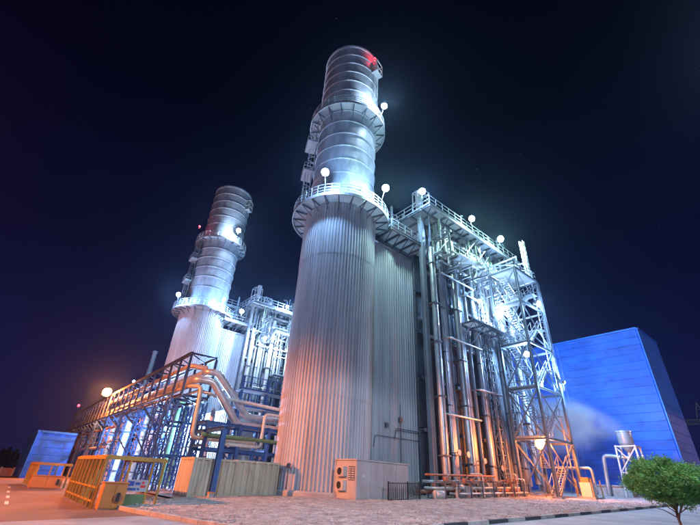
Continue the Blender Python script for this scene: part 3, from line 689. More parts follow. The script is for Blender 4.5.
# ------------------------------------------------------------------ big blue hall on the right
def hall(name, label, x0, x1, y0, y1, z0, z1, mt, px, pz, grp=None, faces=('x0', 'y0'), mt2=None):
    root = thing(name, label, 'building', (x0, y0, z0), grp)
    G().box(x0 + .12, y0 + .12, z0, x1, y1, z1).build('wall_core', mt, root)
    if 'x0' in faces:
        n = max(1, round((y1 - y0) / px)); m = max(1, round((z1 - z0) / pz)); dy = (y1 - y0 - .12) / n; dz = (z1 - z0) / m
        for i in range(n):
            for j in range(m):
                t = .05 + rnd.uniform(0, .006)
                M = Matrix.Translation((x0 + .12 - t / 2, y0 + .12 + (i + .5) * dy, z0 + (j + .5) * dz)) @ Matrix.Rotation(-PI / 2, 4, 'Y') @ Matrix.Rotation(rnd.uniform(-.0012, .0012), 4, 'X') @ Matrix.Diagonal((dz - .008, dy - .008, t, 1))
                setw(link(bpy.data.objects.new('wall_panel', unit('panel', mt))), root, M)
    if 'y0' in faces:
        n = max(1, round((x1 - x0) / px)); m = max(1, round((z1 - z0) / pz)); dx = (x1 - x0 - .12) / n; dz = (z1 - z0) / m
        for i in range(n):
            for j in range(m):
                M = Matrix.Translation((x0 + .12 + (i + .5) * dx, y0 + .12 - .03, z0 + (j + .5) * dz)) @ Matrix.Rotation(PI / 2, 4, 'X') @ Matrix.Diagonal((dx - .02, dz - .02, .06, 1))
                setw(link(bpy.data.objects.new('wall_panel', unit('panel', mt2 or mt))), root, M)
    boxo('corner_trim', M_HALLTRIM, x0 + .02, y0 + .02, z0, x0 + .16, y0 + .16, z1 + .1, root)
    boxo('parapet_cap', M_HALLTRIM, x0 - .03, y0 + .163, z1 + .002, x0 + .4, y1, z1 + .22, root)
    boxo('parapet_cap', M_HALLTRIM, x0 + .403, y0 - .03, z1 + .002, x1, y0 + .4, z1 + .22, root)
    return root
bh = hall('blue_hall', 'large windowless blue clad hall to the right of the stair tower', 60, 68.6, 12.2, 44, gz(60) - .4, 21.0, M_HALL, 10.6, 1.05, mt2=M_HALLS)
# low plinth boxes before it
lb = thing('low_concrete_box', 'low pale concrete box at the foot of the blue hall', 'box', (53, 16.6, gz(53)))
boxo('body', M_CONC, 52.6, 15.9, gz(53) - .1, 54, 19.2, gz(53) + 1.0, lb); boxo('lid', M_CONC, 52.5, 15.8, gz(53) + 1.0, 54.1, 19.3, gz(53) + 1.12, lb)
for k in range(5):
    y = 20.6 + k * .75
    b = thing('bollard', ('thin dark post, number %d of five from the concrete box' % (k + 1)) if False else ['dark post standing next to the low concrete box', 'second dark post from the low concrete box', 'middle dark post of the row before the blue hall', 'fourth dark post from the low concrete box', 'dark post of the row nearest the stair tower'][k], 'post', (52.8, y, gz(53)), 'dark posts before the blue hall')
    inst('box', 'shaft', M_DARKST, (52.8, y, gz(53) - .1), (52.8, y, gz(53) + 1.3), .1, .1, b); boxo('cap', M_DARKST, 52.72, y - .08, gz(53) + 1.3, 52.88, y + .08, gz(53) + 1.36, b)

# steam vent drum on a frame
vx, vy, vz = 52.0, 15.0, gz(52)
sv = thing('steam_vent', 'silver vent drum on a pale steel frame venting steam before the blue hall', 'steam vent', (vx, vy, vz))
for sx in (-.75, .75):
    for sy in (-.9, .9): inst('angle', 'leg', M_WHITEP, (vx + sx * 1.15, vy + sy * 1.2, vz), (vx + sx, vy + sy, 6.1), .16, .16, sv)
for z in (3.5, 6.0):
    for a, b in (((-1, -1), (1, -1)), ((1, -1), (1, 1)), ((1, 1), (-1, 1)), ((-1, 1), (-1, -1))):
        inst('angle', 'tie', M_WHITEP, (vx + a[0] * .8, vy + a[1] * .95, z), (vx + b[0] * .8, vy + b[1] * .95, z), .12, .12, sv)
inst('angle', 'brace', M_WHITEP, (vx - .8, vy - 1, 3.5), (vx - .8, vy + 1, 6), .1, .1, sv); inst('angle', 'brace', M_WHITEP, (vx - .8, vy + 1, 3.5), (vx - .8, vy - 1, 6), .1, .1, sv)
G().lathe((vx, vy, 5.6), [(.05, -.3), (.3, 0), (.62, .6), (.72, .75), (.72, 1.75), (.78, 1.8), (.78, 1.95), (.66, 1.95), (.62, .9), (.05, .8)], 24).build('drum', M_PIPE, sv, True)
pipe('vent_pipe', M_PIPE, [(vx, vy, 5.5), (vx, vy, 4.9), (vx, 17.6, 5.2), (vx, 18.0, 1.2)], .2, sv, .5)

# ------------------------------------------------------------------ pipe bridge
BX0, BX1, BY0, BY1, BZ0, BZ1 = 9.0, 11.0, 29.9, 90.0, 6.1, 9.2
pb = thing('pipe_bridge', 'long steel pipe bridge on blue lattice legs running away at left', 'pipe bridge', (BX0, BY0, gz(10)))
for x in (BX0, BX1):
    for z in (BZ0, BZ1): inst('hbeam', 'chord', M_BRSTEEL, (x, BY0, z), (x, BY1, z), .2, .22, pb, up=(0, 0, 1))
n = 26; dy = (BY1 - BY0) / n
for i in range(n + 1):
    y = BY0 + i * dy
    for x in (BX0, BX1): inst('hbeam', 'post', M_BRSTEEL, (x, y, BZ0 + .12), (x, y, BZ1 - .12), .15, .15, pb, up=(0, 1, 0))
    inst('hbeam', 'cross_beam', M_BRSTEEL, (BX0 + .1, y, BZ0), (BX1 - .1, y, BZ0), .16, .2, pb, up=(0, 0, 1))
    if i % 2 == 0: inst('angle', 'top_tie', M_BRSTEEL, (BX0, y, BZ1), (BX1, y, BZ1), .12, .12, pb)
    if i < n:
        inst('angle', 'floor_brace', M_BRSTEEL, (BX0, y, BZ0 - .08), (BX1, y + dy, BZ0 - .08), .09, .09, pb)
        inst('angle', 'outrigger_brace', M_BLUEST, (BX0 - .6, y + dy / 2, BZ0 + .05), (BX0 + .4, y + dy / 2, BZ0 - .9), .08, .08, pb)
        inst('angle', 'top_brace', M_BRSTEEL, (BX0, y, BZ1 - .05), (BX1, y + dy, BZ1 - .05), .07, .07, pb)
inst('hbeam', 'outrigger_beam', M_BLUEST, (BX0 - .6, BY0, BZ0 + .05), (BX0 - .6, BY1, BZ0 + .05), .12, .16, pb, up=(0, 0, 1))
for k, y in enumerate((31.2, 34.4, 39.5, 46, 53, 60, 68, 77, 86)):
    for x in (BX0 - .1, BX1 + .1):
        lattice('lattice_leg', M_BLUEST, (x, y, gz(10) - .2), (x, y, BZ0 - .12), .55, .8, (0, 1, 0), pb, 8, .11, .06)
    for z in (2.2, 4.4): inst('hbeam', 'leg_tie', M_BLUEST, (BX0, y, z), (BX1, y, z), .16, .16, pb, up=(0, 0, 1))
    for z in (2.0, 4.2):
        if k < 8: yn = (31.2, 34.4, 39.5, 46, 53, 60, 68, 77, 86)[k + 1]; inst('angle', 'sway_brace', M_BLUEST, (BX0, y, z), (BX0, yn, z + 1.8), .09, .09, pb)
# pipes lying on the bridge, and their drop towards the near boiler
GP = 'insulated pipes on the bridge'
def free_pipe(label, mt, pts, rr, br=None, grp=None):
    o = G().tube(bend(pts, br or rr * 3), rr, 18).build('steam_pipe', mt, None, True, loc=pts[0]); return tag(o, label, 'pipe', grp)
free_pipe('upper large silver pipe dropping from the bridge end towards the near stack', M_PIPE, [(10.45, 89, 8.0), (10.45, 29.6, 8.0), (11.2, 29.4, 8.0), (14.2, 29.4, 5.2), (26, 29.4, 5.2)], .27, .38, GP)
free_pipe('lower large silver pipe dropping from the bridge end towards the near stack', M_PIPE, [(9.6, 89, 7.2), (9.6, 29.0, 7.2), (10.7, 28.8, 7.2), (13.2, 28.8, 4.5), (26, 28.8, 4.5)], .27, .38, GP)
free_pipe('thin reddish pipe turning down at the end of the bridge', M_BEIGEP, [(9.35, 88, 6.75), (9.35, 29.6, 6.75), (9.9, 28.7, 6.7), (9.9, 28.3, 3.3), (14.5, 28.0, 3.35)], .15, .4, GP)
free_pipe('slim pale pipe along the bridge floor', M_WHITEP, [(10.5, 88, 6.75), (10.5, 30.6, 6.75), (11.2, 29.2, 6.3), (17, 28.2, 5.9)], .13, .4, GP)
free_pipe('top rust coloured pipe inside the bridge truss', M_BEIGEP, [(9.5, 88, 8.5), (9.5, 31, 8.5), (10.6, 30.4, 8.4)], .2, .4, GP)
# pale upright ducts and green columns beneath it
for k, (x, y, rr, zt, mt, lab) in enumerate(((10.0, 42.2, .45, 5.8, M_WHITEP, 'pale upright duct under the bridge, nearest of three'), (10.0, 49.5, .5, 5.8, M_WHITEP, 'pale upright duct under the bridge, middle of three'), (10.0, 56.8, .5, 5.8, M_WHITEP, 'pale upright duct under the bridge, farthest of three'),
                                        (12.0, 37.4, .22, 6.5, M_GREENP, 'green upright pipe behind the blue lattice legs'), (12.6, 41.0, .3, 7.5, M_GREENP, 'thick green upright pipe behind the pale duct'), (13.0, 33.4, .2, 6.0, M_WHITEP, 'cream upright pipe right of the blue lattice legs'))):
    t = thing('upright_duct', lab, 'duct', (x, y, gz(x)))
    G().lathe((x, y, gz(x)), [(rr * 1.3, -.1), (rr * 1.3, .15), (rr, .15), (rr, zt - .3), (rr * .5, zt)], 18).build('shell', mt, t, True)
    for q in range(4): z = gz(x) + 1 + q * 1.3; G().lathe((x, y, z), [(rr, 0), (rr * 1.12, 0), (rr * 1.12, .1), (rr, .1)], 18).build('flange', M_DARKST, t)
r = random.Random(17)
for k in range(12):
    y = 58.5 + k * 2.3 + r.uniform(-.6, .6); x = 8.7 + r.random() * 2.2; rr = r.choice((.14, .2, .3))
    rod('riser', r.choice((M_WHITEP, M_RED, M_PIPE)), (x, y, gz(10)), (x, y, BZ0 - .1), rr, pb)
for z, x in ((1.6, 9.3), (3.1, 9.0), (4.0, 10.4), (5.1, 9.2)): rod('lower_pipe', r.choice((M_RED, M_WHITEP)), (x, 50, z), (x, 88, z), .13, pb)
ph = thing('bright_backdrop', 'pale ribbed enclosure added as bright backdrop behind the bridge legs', 'building', (14.5, 34, gz(14)))  # added to catch hidden floodlight and brighten the gap behind the legs
G().box(14.62, 34.1, gz(14) - .2, 18.5, 58, 6.0).build('core', M_WHITEP, ph)
for k in range(12):
    ya = 34.1 + k * 2; g = G(); pts = []
    for i in range(5):
        for f, d in ((0, 0), (.4, 0), (.5, .08), (.9, .08)): pts.append((14.6 - d, ya + .02 + 1.96 * (i + f) / 5))
    pts.append((14.6, ya + 1.98)); m = len(pts)
    for z in (gz(14), 5.9): g.v += [(x, y, z) for x, y in pts]
    g.f = [(j, j + 1, m + j + 1, m + j) for j in range(m - 1)]; g.build('wall_sheet', M_WHITEP, ph)
    if k % 3 == 1: boxo('louvre', M_DARKST, 14.44, ya + .3, 3.4, 14.5, ya + 1.7, 4.8, ph)
boxo('eaves_beam', M_GALV, 14.35, 34.0, 5.9, 14.75, 58.1, 6.2, ph)
# blue pipe support frame behind the containers
sf = thing('pipe_support_frame', 'blue steel frame carrying pipes between bridge end and near stack', 'steel frame', (10.9, 25.2, gz(11)))
inst('hbeam', 'post', M_BLUEST, (10.75, 25.15, gz(11) - .2), (10.75, 25.15, 3.75), .3, .3, sf, up=(0, 1, 0))
for x in (10.75, 13.2, 15.6, 18.0):
    for y in (28.1, 30.2): inst('hbeam', 'post', M_BLUEST, (x, y, gz(x) - .2), (x, y, 5.0 if y > 29 else 4.4), .24, .24, sf, up=(0, 1, 0))
    inst('hbeam', 'cross_beam', M_BLUEST, (x, 28.1, 4.4), (x, 30.2, 4.4), .2, .22, sf, up=(0, 0, 1)); inst('hbeam', 'cross_beam', M_BLUEST, (x, 28.1, 2.9), (x, 30.2, 2.9), .16, .18, sf, up=(0, 0, 1))
inst('hbeam', 'long_beam', M_BLUEST, (10.75, 25.1, 3.8), (10.75, 30.3, 3.8), .22, .26, sf, up=(0, 0, 1))
for y, z in ((28.1, 4.35), (30.2, 4.35), (28.1, 2.7), (30.2, 2.7), (28.1, 3.5)): inst('hbeam', 'long_beam', M_BLUEST, (10.75, y, z), (18.2, y, z), .18, .2, sf, up=(0, 0, 1))
for x in (10.75, 13.2, 15.6): inst('angle', 'brace', M_BLUEST, (x, 28.1, .6), (x + 2.4, 28.1, 2.6), .1, .1, sf); inst('angle', 'brace', M_BLUEST, (x + 2.4, 30.2, .6), (x, 30.2, 2.6), .1, .1, sf)
railing('railing', M_BLUEST, [(14.2, 31.2, 6.2), (19, 31.2, 6.2)], sf, 1.1, .035, .8); railing('railing', M_BLUEST, [(14.2, 31.2, 7.6), (19, 31.2, 7.6)], sf, 1.1, .035, .8)
for x in (14.2, 16.6, 19.0): inst('hbeam', 'post', M_BLUEST, (x, 31.25, gz(x)), (x, 31.25, 8.7), .2, .2, sf, up=(0, 1, 0))
boxo('walkway', M_GRAT, 14.1, 31.1, 6.1, 19, 32.2, 6.18, sf); boxo('walkway', M_GRAT, 14.1, 31.1, 7.5, 19, 32.2, 7.58, sf)
pipe('looped_pipe', M_WHITEP, [(12.2, 28.0, 3.1), (15.0, 28.0, 3.1), (15.0, 28.0, 5.4), (17.5, 28.0, 5.4)], .12, sf, .35); pipe('drain_pipe', M_GREENP, [(10.4, 27.9, 3.55), (16.5, 27.9, 3.55)], .13, sf)

# corrugated containers
def container(label, x0, x1, y0, y1, h):
    z = gz((x0 + x1) / 2); root = thing('storage_container', label, 'container', (x0, y0, z), 'containers beside the near stack')
    def corr(name, p, q, out, z0, z1):
        p, q, out = Vector(p), Vector(q), Vector(out); L = (q - p).length; n = max(2, round(L / .42)); pts = []
        for i in range(n):
            for f, d in ((0, 0), (.35, 0), (.5, -.11), (.85, -.11)): pts.append(p.lerp(q, (i + f) / n) + out * d)
        pts.append(q); m = len(pts); g = G()
        for zz in (z0, z1): g.v += [(a.x, a.y, zz) for a in pts]
        g.f = [(i, i + 1, m + i + 1, m + i) for i in range(m - 1)]
        g.build(name, M_CONT, root)
    corr('side_sheet', (x0 + .08, y0 + .03, 0), (x1 - .08, y0 + .03, 0), (0, -1, 0), z + .12, z + h - .1)
    corr('end_sheet', (x0 + .03, y1 - .08, 0), (x0 + .03, y0 + .08, 0), (-1, 0, 0), z + .12, z + h - .1)
    boxo('core', M_CONT, x0 + .17, y0 + .17, z + .02, x1 - .1, y1, z + h - .05, root)
    for x in (x0, x1 - .1): boxo('corner_post', M_CONT, x, y0, z, x + .1, y0 + .1, z + h, root)
    boxo('corner_post', M_CONT, x0, y1 - .1, z, x0 + .1, y1, z + h, root)
    for zz in (z + .01, z + h - .11): boxo('side_rail', M_CONT, x0 + .1, y0 + .003, zz, x1 - .1, y0 + .1, zz + .11, root); boxo('end_rail', M_CONT, x0 + .003, y0 + .1, zz, x0 + .1, y1 - .1, zz + .11, root)
    boxo('roof_sheet', M_CONT, x0 + .05, y0 + .05, z + h - .05, x1 - .05, y1 - .02, z + h + .01, root)
container('beige corrugated container with an orange-lit end, behind the blue post', 9.45, 12.3, 25.6, 28.0, 2.1)
container('beige rust-streaked corrugated container nearest the stack foot', 12.45, 15.6, 25.9, 28.0, 2.05)
bk = thing('small_marker_post', 'small orange concrete marker by the container corner', 'marker', (10.6, 24.9, gz(10)))
boxo('block', M_CONC, 10.45, 24.75, gz(10), 10.75, 25.0, gz(10) + .32, bk); boxo('cap', M_ORBOX, 10.43, 24.73, gz(10) + .32, 10.77, 25.02, gz(10) + .38, bk)

# yellow framed shelters
def shelter(label, x0, x1, y0, y1, zt, nslat):
    zb = gz(x0) + .0; root = thing('guard_shelter', label, 'shelter', (x0, y0, zb), 'yellow framed shelters by the asphalt road')
    boxo('roof_beam', M_YEL, x0 - .08, y0 - .08, zt - .13, x0 + .06, y1 + .1, zt, root); boxo('roof_beam', M_YEL, x0 + .063, y0 - .08, zt - .13, x1 + .1, y0 + .06, zt, root)
    boxo('roof_beam', M_YEL, x1 - .06, y0 + .063, zt - .13, x1 + .1, y1 + .1, zt, root); boxo('roof_sheet', M_YEL, x0 + .0, y0, zt + .002, x1 + .05, y1, zt + .04, root)
    for i in range(nslat):
        y = y0 + .02 + (y1 - y0) * i / (nslat - 1)
        inst('box', 'post', M_YEL, (x0, y, zb - .1), (x0, y, zt - .13), .10, .10, root)
        inst('angle', 'stay', M_YEL, (x0 - .04, y + .2, zb), (x0 - .04, y + .2, zt - .14), .06, .06, root)
    for x in (x0 + (x1 - x0) * .4, x0 + (x1 - x0) * .8, x1): inst('box', 'post', M_YEL, (x, y0, zb - .1), (x, y0, zt - .13), .09, .09, root)
    inst('box', 'post', M_YEL, (x1, y1, zb - .1), (x1, y1, zt - .13), .09, .09, root)
    for z in (zb + .25, zb + .75): inst('box', 'rail', M_YEL, (x0 - .02, y0, z), (x0 - .02, y1, z), .05, .07, root)
    boxo('low_panel', M_GREENP, x0 + (x1 - x0) * .42, y0 - .02, zb, x0 + (x1 - x0) * .8, y0 + .02, zb + .55, root)
    return root
shelter('yellow slatted shelter frame with a banner, nearer to the containers', 3.95, 6.4, 21.0, 28.6, 1.72, 9)
shelter('smaller yellow shelter frame farther along the asphalt road', 2.95, 4.9, 38.0, 45.5, 1.30, 5)
def cabinet(label, x0, x1, y0, y1, h, wheel):
    z = gz(x0); root = thing('switch_cabinet', label, 'cabinet', (x0, y0, z), 'orange-lit cabinets at the shelters')
    boxo('body', M_ORBOX, x0, y0, z + .04, x1, y1, z + h, root); boxo('foot', M_CONC, x0 + .03, y0 + .03, z - .06, x1 - .03, y1, z + .04, root)
    w_ = (x1 - x0) / 2
    for k in range(2): boxo('door', M_ORBOX, x0 + .02 + k * w_, y0 - .025, z + .08, x0 + w_ - .02 + k * w_, y0 - .001, z + h - .04, root)
    boxo('lid', M_ORBOX, x0 - .04, y0 - .05, z + h, x1 + .04, y1 + .02, z + h + .04, root)
    if wheel:
        G().tube([(x1 - .28, y0 - .09, z + .42), (x1 - .28, y0 - .03, z + .42)], [.17, .17], 16).build('extinguisher_ring', M_RED, root); boxo('latch', M_BLACK, x1 - .34, y0 - .12, z + .3, x1 - .22, y0 - .09, z + .62, root)
cabinet('orange double door cabinet under the front of the nearer shelter', 4.05, 4.95, 20.4, 20.95, .95, True)
cabinet('long orange cabinet under the farther shelter', 2.75, 4.6, 37.2, 37.9, .78, True)
bn = thing('banner', 'white banner with blue and red marks hung on the nearer shelter', 'banner', (5.4, 20.95, .4))
boxo('cloth', M_BANNER, 4.98, 20.925, .40, 5.88, 20.945, .86, bn)
for k, (a, b, c, d, mt) in enumerate(((5.02, .62, 5.30, .80, M_BANB), (5.05, .46, 5.42, .54, M_BANB), (5.34, .66, 5.55, .76, M_BANB), (5.58, .56, 5.80, .66, M_BANR), (5.62, .70, 5.72, .80, M_BANR), (5.46, .47, 5.56, .54, M_BANB))):
    boxo('printed_mark', mt, a, 20.920, b, c, 20.9248, d, bn)

# ------------------------------------------------------------------ far left: blue hall, fence, conifers, slim vent stack
hall('far_blue_hall', 'small distant blue hall beyond the pipe bridge at far left', 3.15, 7.0, 58.5, 74, gz(3) - .6, 4.3, M_HALL, 4, .7)
fw = thing('low_fence_wall', 'low reddish wall left of the distant blue hall', 'wall', (-6, 66, gz(0)))
for k in range(9): boxo('wall_bay', M_RED, -8 + k * 1.2, 66, gz(-4) - .4, -8 + k * 1.2 + 1.16, 66.2, .55, fw)
for k in range(10): boxo('pier', M_CONC, -8.1 + k * 1.2, 65.95, gz(-4) - .4, -7.95 + k * 1.2, 66.25, .65, fw)
vs = thing('slim_vent_stack', 'slim grey vent stack rising above the bridge skyline at left', 'chimney', (15.7, 73.3, gz(15)))
G().lathe((15.7, 73.3, gz(15)), [(.75, 0), (.45, .8), (.38, 19.0), (.44, 19.0), (.44, 19.4), (.34, 19.4)], 16).build('pipe', M_FLUE, vs, True)
for z in (6, 11, 16): G().lathe((15.7, 73.3, z), [(.38, 0), (.5, 0), (.5, .12), (.38, .12)], 16).build('collar', M_GALV, vs)
def conifer(x, y, h, label, seed):
    r = random.Random(seed); z0 = gz(x) - .2; root = thing('conifer', label, 'tree', (x, y, z0), 'conifers on the far left horizon')
    G().tube([(x, y, z0), (x, y, z0 + h * .5), (x, y, z0 + h * .97)], [h * .02, h * .013, .01], 6).build('trunk', M_BARK, root)
    g = G()
    for k in range(420):
        t = r.random() ** .8; zz = z0 + h * (.12 + .88 * t); R = h * .2 * (1 - t) ** .85 + .03; a = r.random() * 2 * PI; q = R * (.35 + .75 * r.random()); s = h * .035 * (.6 + r.random())
        px, py = x + q * math.cos(a), y + q * math.sin(a); d = Vector((math.cos(a), math.sin(a), -.35)); u = Vector((-math.sin(a), math.cos(a), 0))
        c = Vector((px, py, zz)); g.add([c - u * s * .6, c + u * s * .6, c + d * s * 2.2, c + Vector((0, 0, s))], [(0, 1, 2), (0, 1, 3), (1, 2, 3), (0, 3, 2)])
    g.build('crown', M_PINE, root)
for k, (x, h) in enumerate(((3.0, 6.2), (4.6, 8.0), (6.1, 7.2), (7.4, 8.8), (8.9, 6.6), (10.6, 7.6), (12.6, 5.8), (1.6, 5.2))):
    conifer(x, 300 + (k * 13) % 20, h, ['dark conifer, third from the left picture edge', 'dark conifer just left of the group middle', 'low dark conifer in the middle of the far group', 'tallest dark conifer on the far left skyline', 'short dark conifer right of the tallest one', 'broad dark conifer second from the red wall', 'small dark conifer closest to the distant blue hall', 'leftmost small dark conifer on the far skyline'][k], 20 + k)

# far right: tower crane showing past the hall edge
cd = 200; ca_ = math.radians(51.2 - 42.55); kx_, ky_ = cd * math.cos(ca_), cd * math.sin(ca_); jd = Vector((math.sin(ca_), -math.cos(ca_), 0))
tcn = thing('tower_crane', 'pale distant tower crane just past the edge of the blue hall', 'crane', (kx_, ky_, gz(80)))
lattice('mast', M_WHITEP, (kx_, ky_, gz(80)), (kx_, ky_, 26), 1.6, 1.6, (0, 1, 0), tcn, 14, .2, .12)
a_, b_ = Vector((kx_, ky_, 27)) - jd * 14, Vector((kx_, ky_, 27)) + jd * 30
lattice('jib', M_WHITEP, a_, b_, 1.4, 1.6, (0, 0, 1), tcn, 26, .22, .16)
g = G()
for sx in (-1.6, 1.6): g.bar(Vector((kx_, ky_, 27.6)) + jd * sx, (kx_, ky_, 34.0), .3)
for t in (.3, .6, .8): g.bar(Vector((kx_, ky_, 27.6 + 6.2 * t)) - jd * 1.6 * (1 - t), Vector((kx_, ky_, 27.6 + 6.2 * t)) + jd * 1.6 * (1 - t), .16)
g.build('peak_frame', M_WHITEP, tcn)
for s, L_ in ((-1, 13), (1, 24)): G().bar((kx_, ky_, 34), Vector((kx_, ky_, 27.8)) + jd * s * L_, .08).build('tie_bar', M_DARKST, tcn)
boxo('cabin', M_WHITEP, kx_ - 1.2, ky_ - .9, 24.6, kx_ + .8, ky_ + .9, 26.2, tcn)

# ------------------------------------------------------------------ small tree in the right foreground
tx, ty = 13.9, 3.3; tz = gz(tx)
tr = thing('ornamental_tree', 'small round green tree at the right edge of the road', 'tree', (tx, ty, tz))
r = random.Random(42); g = G(); tips = []
g.tube([(tx, ty, tz - .1), (tx - .02, ty + .02, tz + .5), (tx + .03, ty + .05, tz + .95)], [.045, .035, .03], 8)
for k in range(26):
    a = k * 2.4; e = r.uniform(.15, 1.2); L = r.uniform(.45, .95); p0 = Vector((tx + .02, ty + .03, tz + .8 + r.random() * .45)); d = Vector((math.cos(a) * math.cos(e), math.sin(a) * math.cos(e), math.sin(e)))
    p1 = p0 + d * L * .5 + Vector((0, 0, .05)); p2 = p0 + d * L; g.tube([p0, p1, p2], [.016, .011, .004], 5); tips.append(p2)
g.build('trunk', M_BARK, tr, True)
g = G(); C = Vector((tx, ty, tz + 1.62))
clumps = []
for k in range(280):
    while True:
        v = Vector((r.uniform(-1, 1), r.uniform(-1, 1), r.uniform(-1, 1)))
        if .1 < v.length < 1: break
    v = v.normalized() * v.length ** .5
    kf = 1 + .12 * noise.noise(v * 2.3) + (.14 if r.random() < .12 else 0)
    clumps.append((C + Vector((v.x * .92, v.y * .92, v.z * .52 * (1 if v.z > 0 else .8))) * 1 + Vector((v.x * .9, v.y * .9, v.z * .5)) * (kf - 1), r.uniform(.07, .2)))
for c, s in clumps:
    for q in range(int(60 + s * 420)):
        d = Vector((r.gauss(0, 1), r.gauss(0, 1), r.gauss(0, .8))); p = c + d * s * .55
        u = Vector((r.gauss(0, 1), r.gauss(0, 1), r.gauss(0, .6))).normalized(); v = u.cross(Vector((r.gauss(0, 1), r.gauss(0, 1), r.gauss(0, 1)))).normalized(); l = r.uniform(.02, .055); wd = l * .28
        g.add([p - u * l, p + v * wd, p + u * l, p - v * wd], [(0, 1, 2, 3)])
g.build('crown', M_LEAF, tr)

# ------------------------------------------------------------------ lamps
LM = {}
def lens_mat(col, s):
    k = (col, s)
    if k not in LM:
        m = bpy.data.materials.new('lamp_lens_%d' % len(LM)); m.use_nodes = True; p = m.node_tree.nodes['Principled BSDF']
        p.inputs['Base Color'].default_value = (.8, .8, .8, 1); p.inputs['Emission Color'].default_value = (*col, 1); p.inputs['Emission Strength'].default_value = s; LM[k] = m
    return LM[k]
COOL = (0.30, 0.56, 1.0); GRN = (0.50, 0.86, 0.80); WHT = (0.55, 0.76, 1.0); SOD = (1.0, 0.25, 0.055)
def flood(pos, aim, col, power, label, size=.5, foot=None, grp='floodlights on the plant'):
    pos = Vector(pos); d = Vector(aim).normalized(); root = thing('floodlight', label, 'floodlight', pos, grp); R = frame(d).to_4x4(); T = Matrix.Translation(pos) @ R; h = size / 2
    def put(name, g, mt, sm=False): return setw(link(bpy.data.objects.new(name, g.mesh(name, mt, smooth=sm))), root, T)
    g = G(); b = .3
    g.lathe((0, 0, 0), [(.02, -size * .62), (h * .5, -size * .58), (h * .62, -size * .3), (h * .98, -.02), (h, .02), (h * .93, .02)], 16)
    put('housing', g, M_LAMPH, True)
    g = G(); P = []
    n = 16
    for i in range(5):      # bulging lens
        t = i / 4 * PI / 2
        for j in range(n): a = 2 * PI * j / n; P.append((h * .93 * math.cos(a) * math.cos(t), h * .93 * math.sin(a) * math.cos(t), .01 + size * .42 * math.sin(t)))
    g.v = P; g.f = [(i * n + j, i * n + (j + 1) % n, (i + 1) * n + (j + 1) % n, (i + 1) * n + j) for i in range(4) for j in range(n)]
    put('lens', g, lens_mat((1, .5, .15), 3.2) if col == SOD else lens_mat(tuple(.45 + .55 * c for c in col), 40.0), True)
    g = G(); g.bar(pos - Vector((0, 0, 0)) - d * size * .3, pos - d * size * .3 - Vector((0, 0, .9)) if foot is None else Vector(foot), .06); g.build('bracket', M_LAMPH, root)
    ld = bpy.data.lights.new('flood_light', 'POINT'); ld.energy = power; ld.color = col; ld.shadow_soft_size = size * .35
    setw(link(bpy.data.objects.new('light', ld)), root, Matrix.Translation(pos + d * size * .75))
    return root
K = 1.5
CAMV = (-.6, -.7, -.5)
flood((21.3, 21.6, 41.2), (-.5, -.7, -.3), WHT, 2800 * K, 'floodlight on the upper gallery of the near stack', .8, (21.29, 22.23, 39.6))
flood((21.0, 21.0, 27.5), (-.4, -.8, -.6), GRN, 2600 * K, 'greenish floodlight on the near stack lower gallery, right side', .8, (20.87, 21.65, 25.4))
flood((14.9, 23.2, 27.2), (-.4, -.8, -.5), COOL, 2700 * K, 'floodlight on the near stack lower gallery, left side', .8, (15.6, 23.8, 25.4))
flood((26.2, 20.4, 29.8), (-.6, -.8, -.4), COOL, 2000 * K, 'blue-white floodlight at the near corner of the boiler roof', .8)
flood((34.0, 19.3, 29.5), (-.3, -.9, -.5), GRN, 2000 * K, 'greenish floodlight midway along the boiler roof edge', .8)
flood((40.2, 19.2, 29.4), (-.3, -.9, -.5), GRN, 2600 * K, 'greenish floodlight at the far part of the boiler roof edge', .9)
flood((41.0, 19.6, 25.0), (-.7, -.5, -.6), COOL, 1300 * K, 'wide floodlight on top of the stair tower', .9)
flood((40.1, 21.2, 19.3), (-.3, -.8, -.1), WHT, 2900 * K, 'largest white floodlight between boiler and stair tower', 1.1)
flood((42.0, 17.05, 20.2), (.3, -1, -.3), COOL, 1000 * K, 'floodlight on the upper right face of the stair tower', .8)
flood((40.4, 18.7, 14.2), (-.5, -.8, -.2), COOL, 2400 * K, 'floodlight halfway up the stair tower', .7)
flood((43.9, 16.9, 11.6), (.8, -.5, -.1), COOL, 6500 * K, 'small floodlight low on the tower edge facing the blue hall', .4)
flood((36.4, 21.1, 19.9), (-.5, -.8, -.3), COOL, 1500 * K, 'small floodlight over the boiler catwalk', .5)
flood((38.9, 18.3, 5.2), (-.6, -.75, -.1), SOD, 3400 * K, 'orange sodium floodlight low between boiler and stair tower', 1.0, (38.9, 18.6, gz(38)))
# far unit
flood((20.6, 60.2, 41.6), (-.3, -.85, -.5), WHT, 2600 * K, 'floodlight on the upper gallery of the far stack', .9)
flood((14.3, 63.2, 26.9), (-.6, -.7, -.4), COOL, 2300 * K, 'floodlight at the left rim of the far stack lower gallery', .8)
flood((20.9, 60.0, 27.2), (0, -.9, -.5), COOL, 2000 * K, 'floodlight at the front of the far stack lower gallery', .6)
flood((24.0, 58.8, 25.6), (-.6, -.7, -.5), COOL, 3800 * K, 'floodlight between far stack and far boiler roof', .8)
flood((29.0, 58.4, 22.0), (-.3, -.9, -.5), WHT, 4500 * K, 'left floodlight under the far boiler roof', .6)
flood((34.5, 58.4, 22.0), (-.3, -.9, -.5), WHT, 4500 * K, 'right floodlight under the far boiler roof', .6)
flood((32.6, 58.7, 29.2), (-.3, -.9, -.3), COOL, 3000 * K, 'floodlight on the far boiler roof rail', .6)
flood((21.0, 52.0, 11.0), (-.4, .8, .2), COOL, 2600 * K, 'added floodlight on a post before the far stack, hidden behind the bridge', .5, (21, 52, gz(21)))  # unseen, added to brighten the far stack
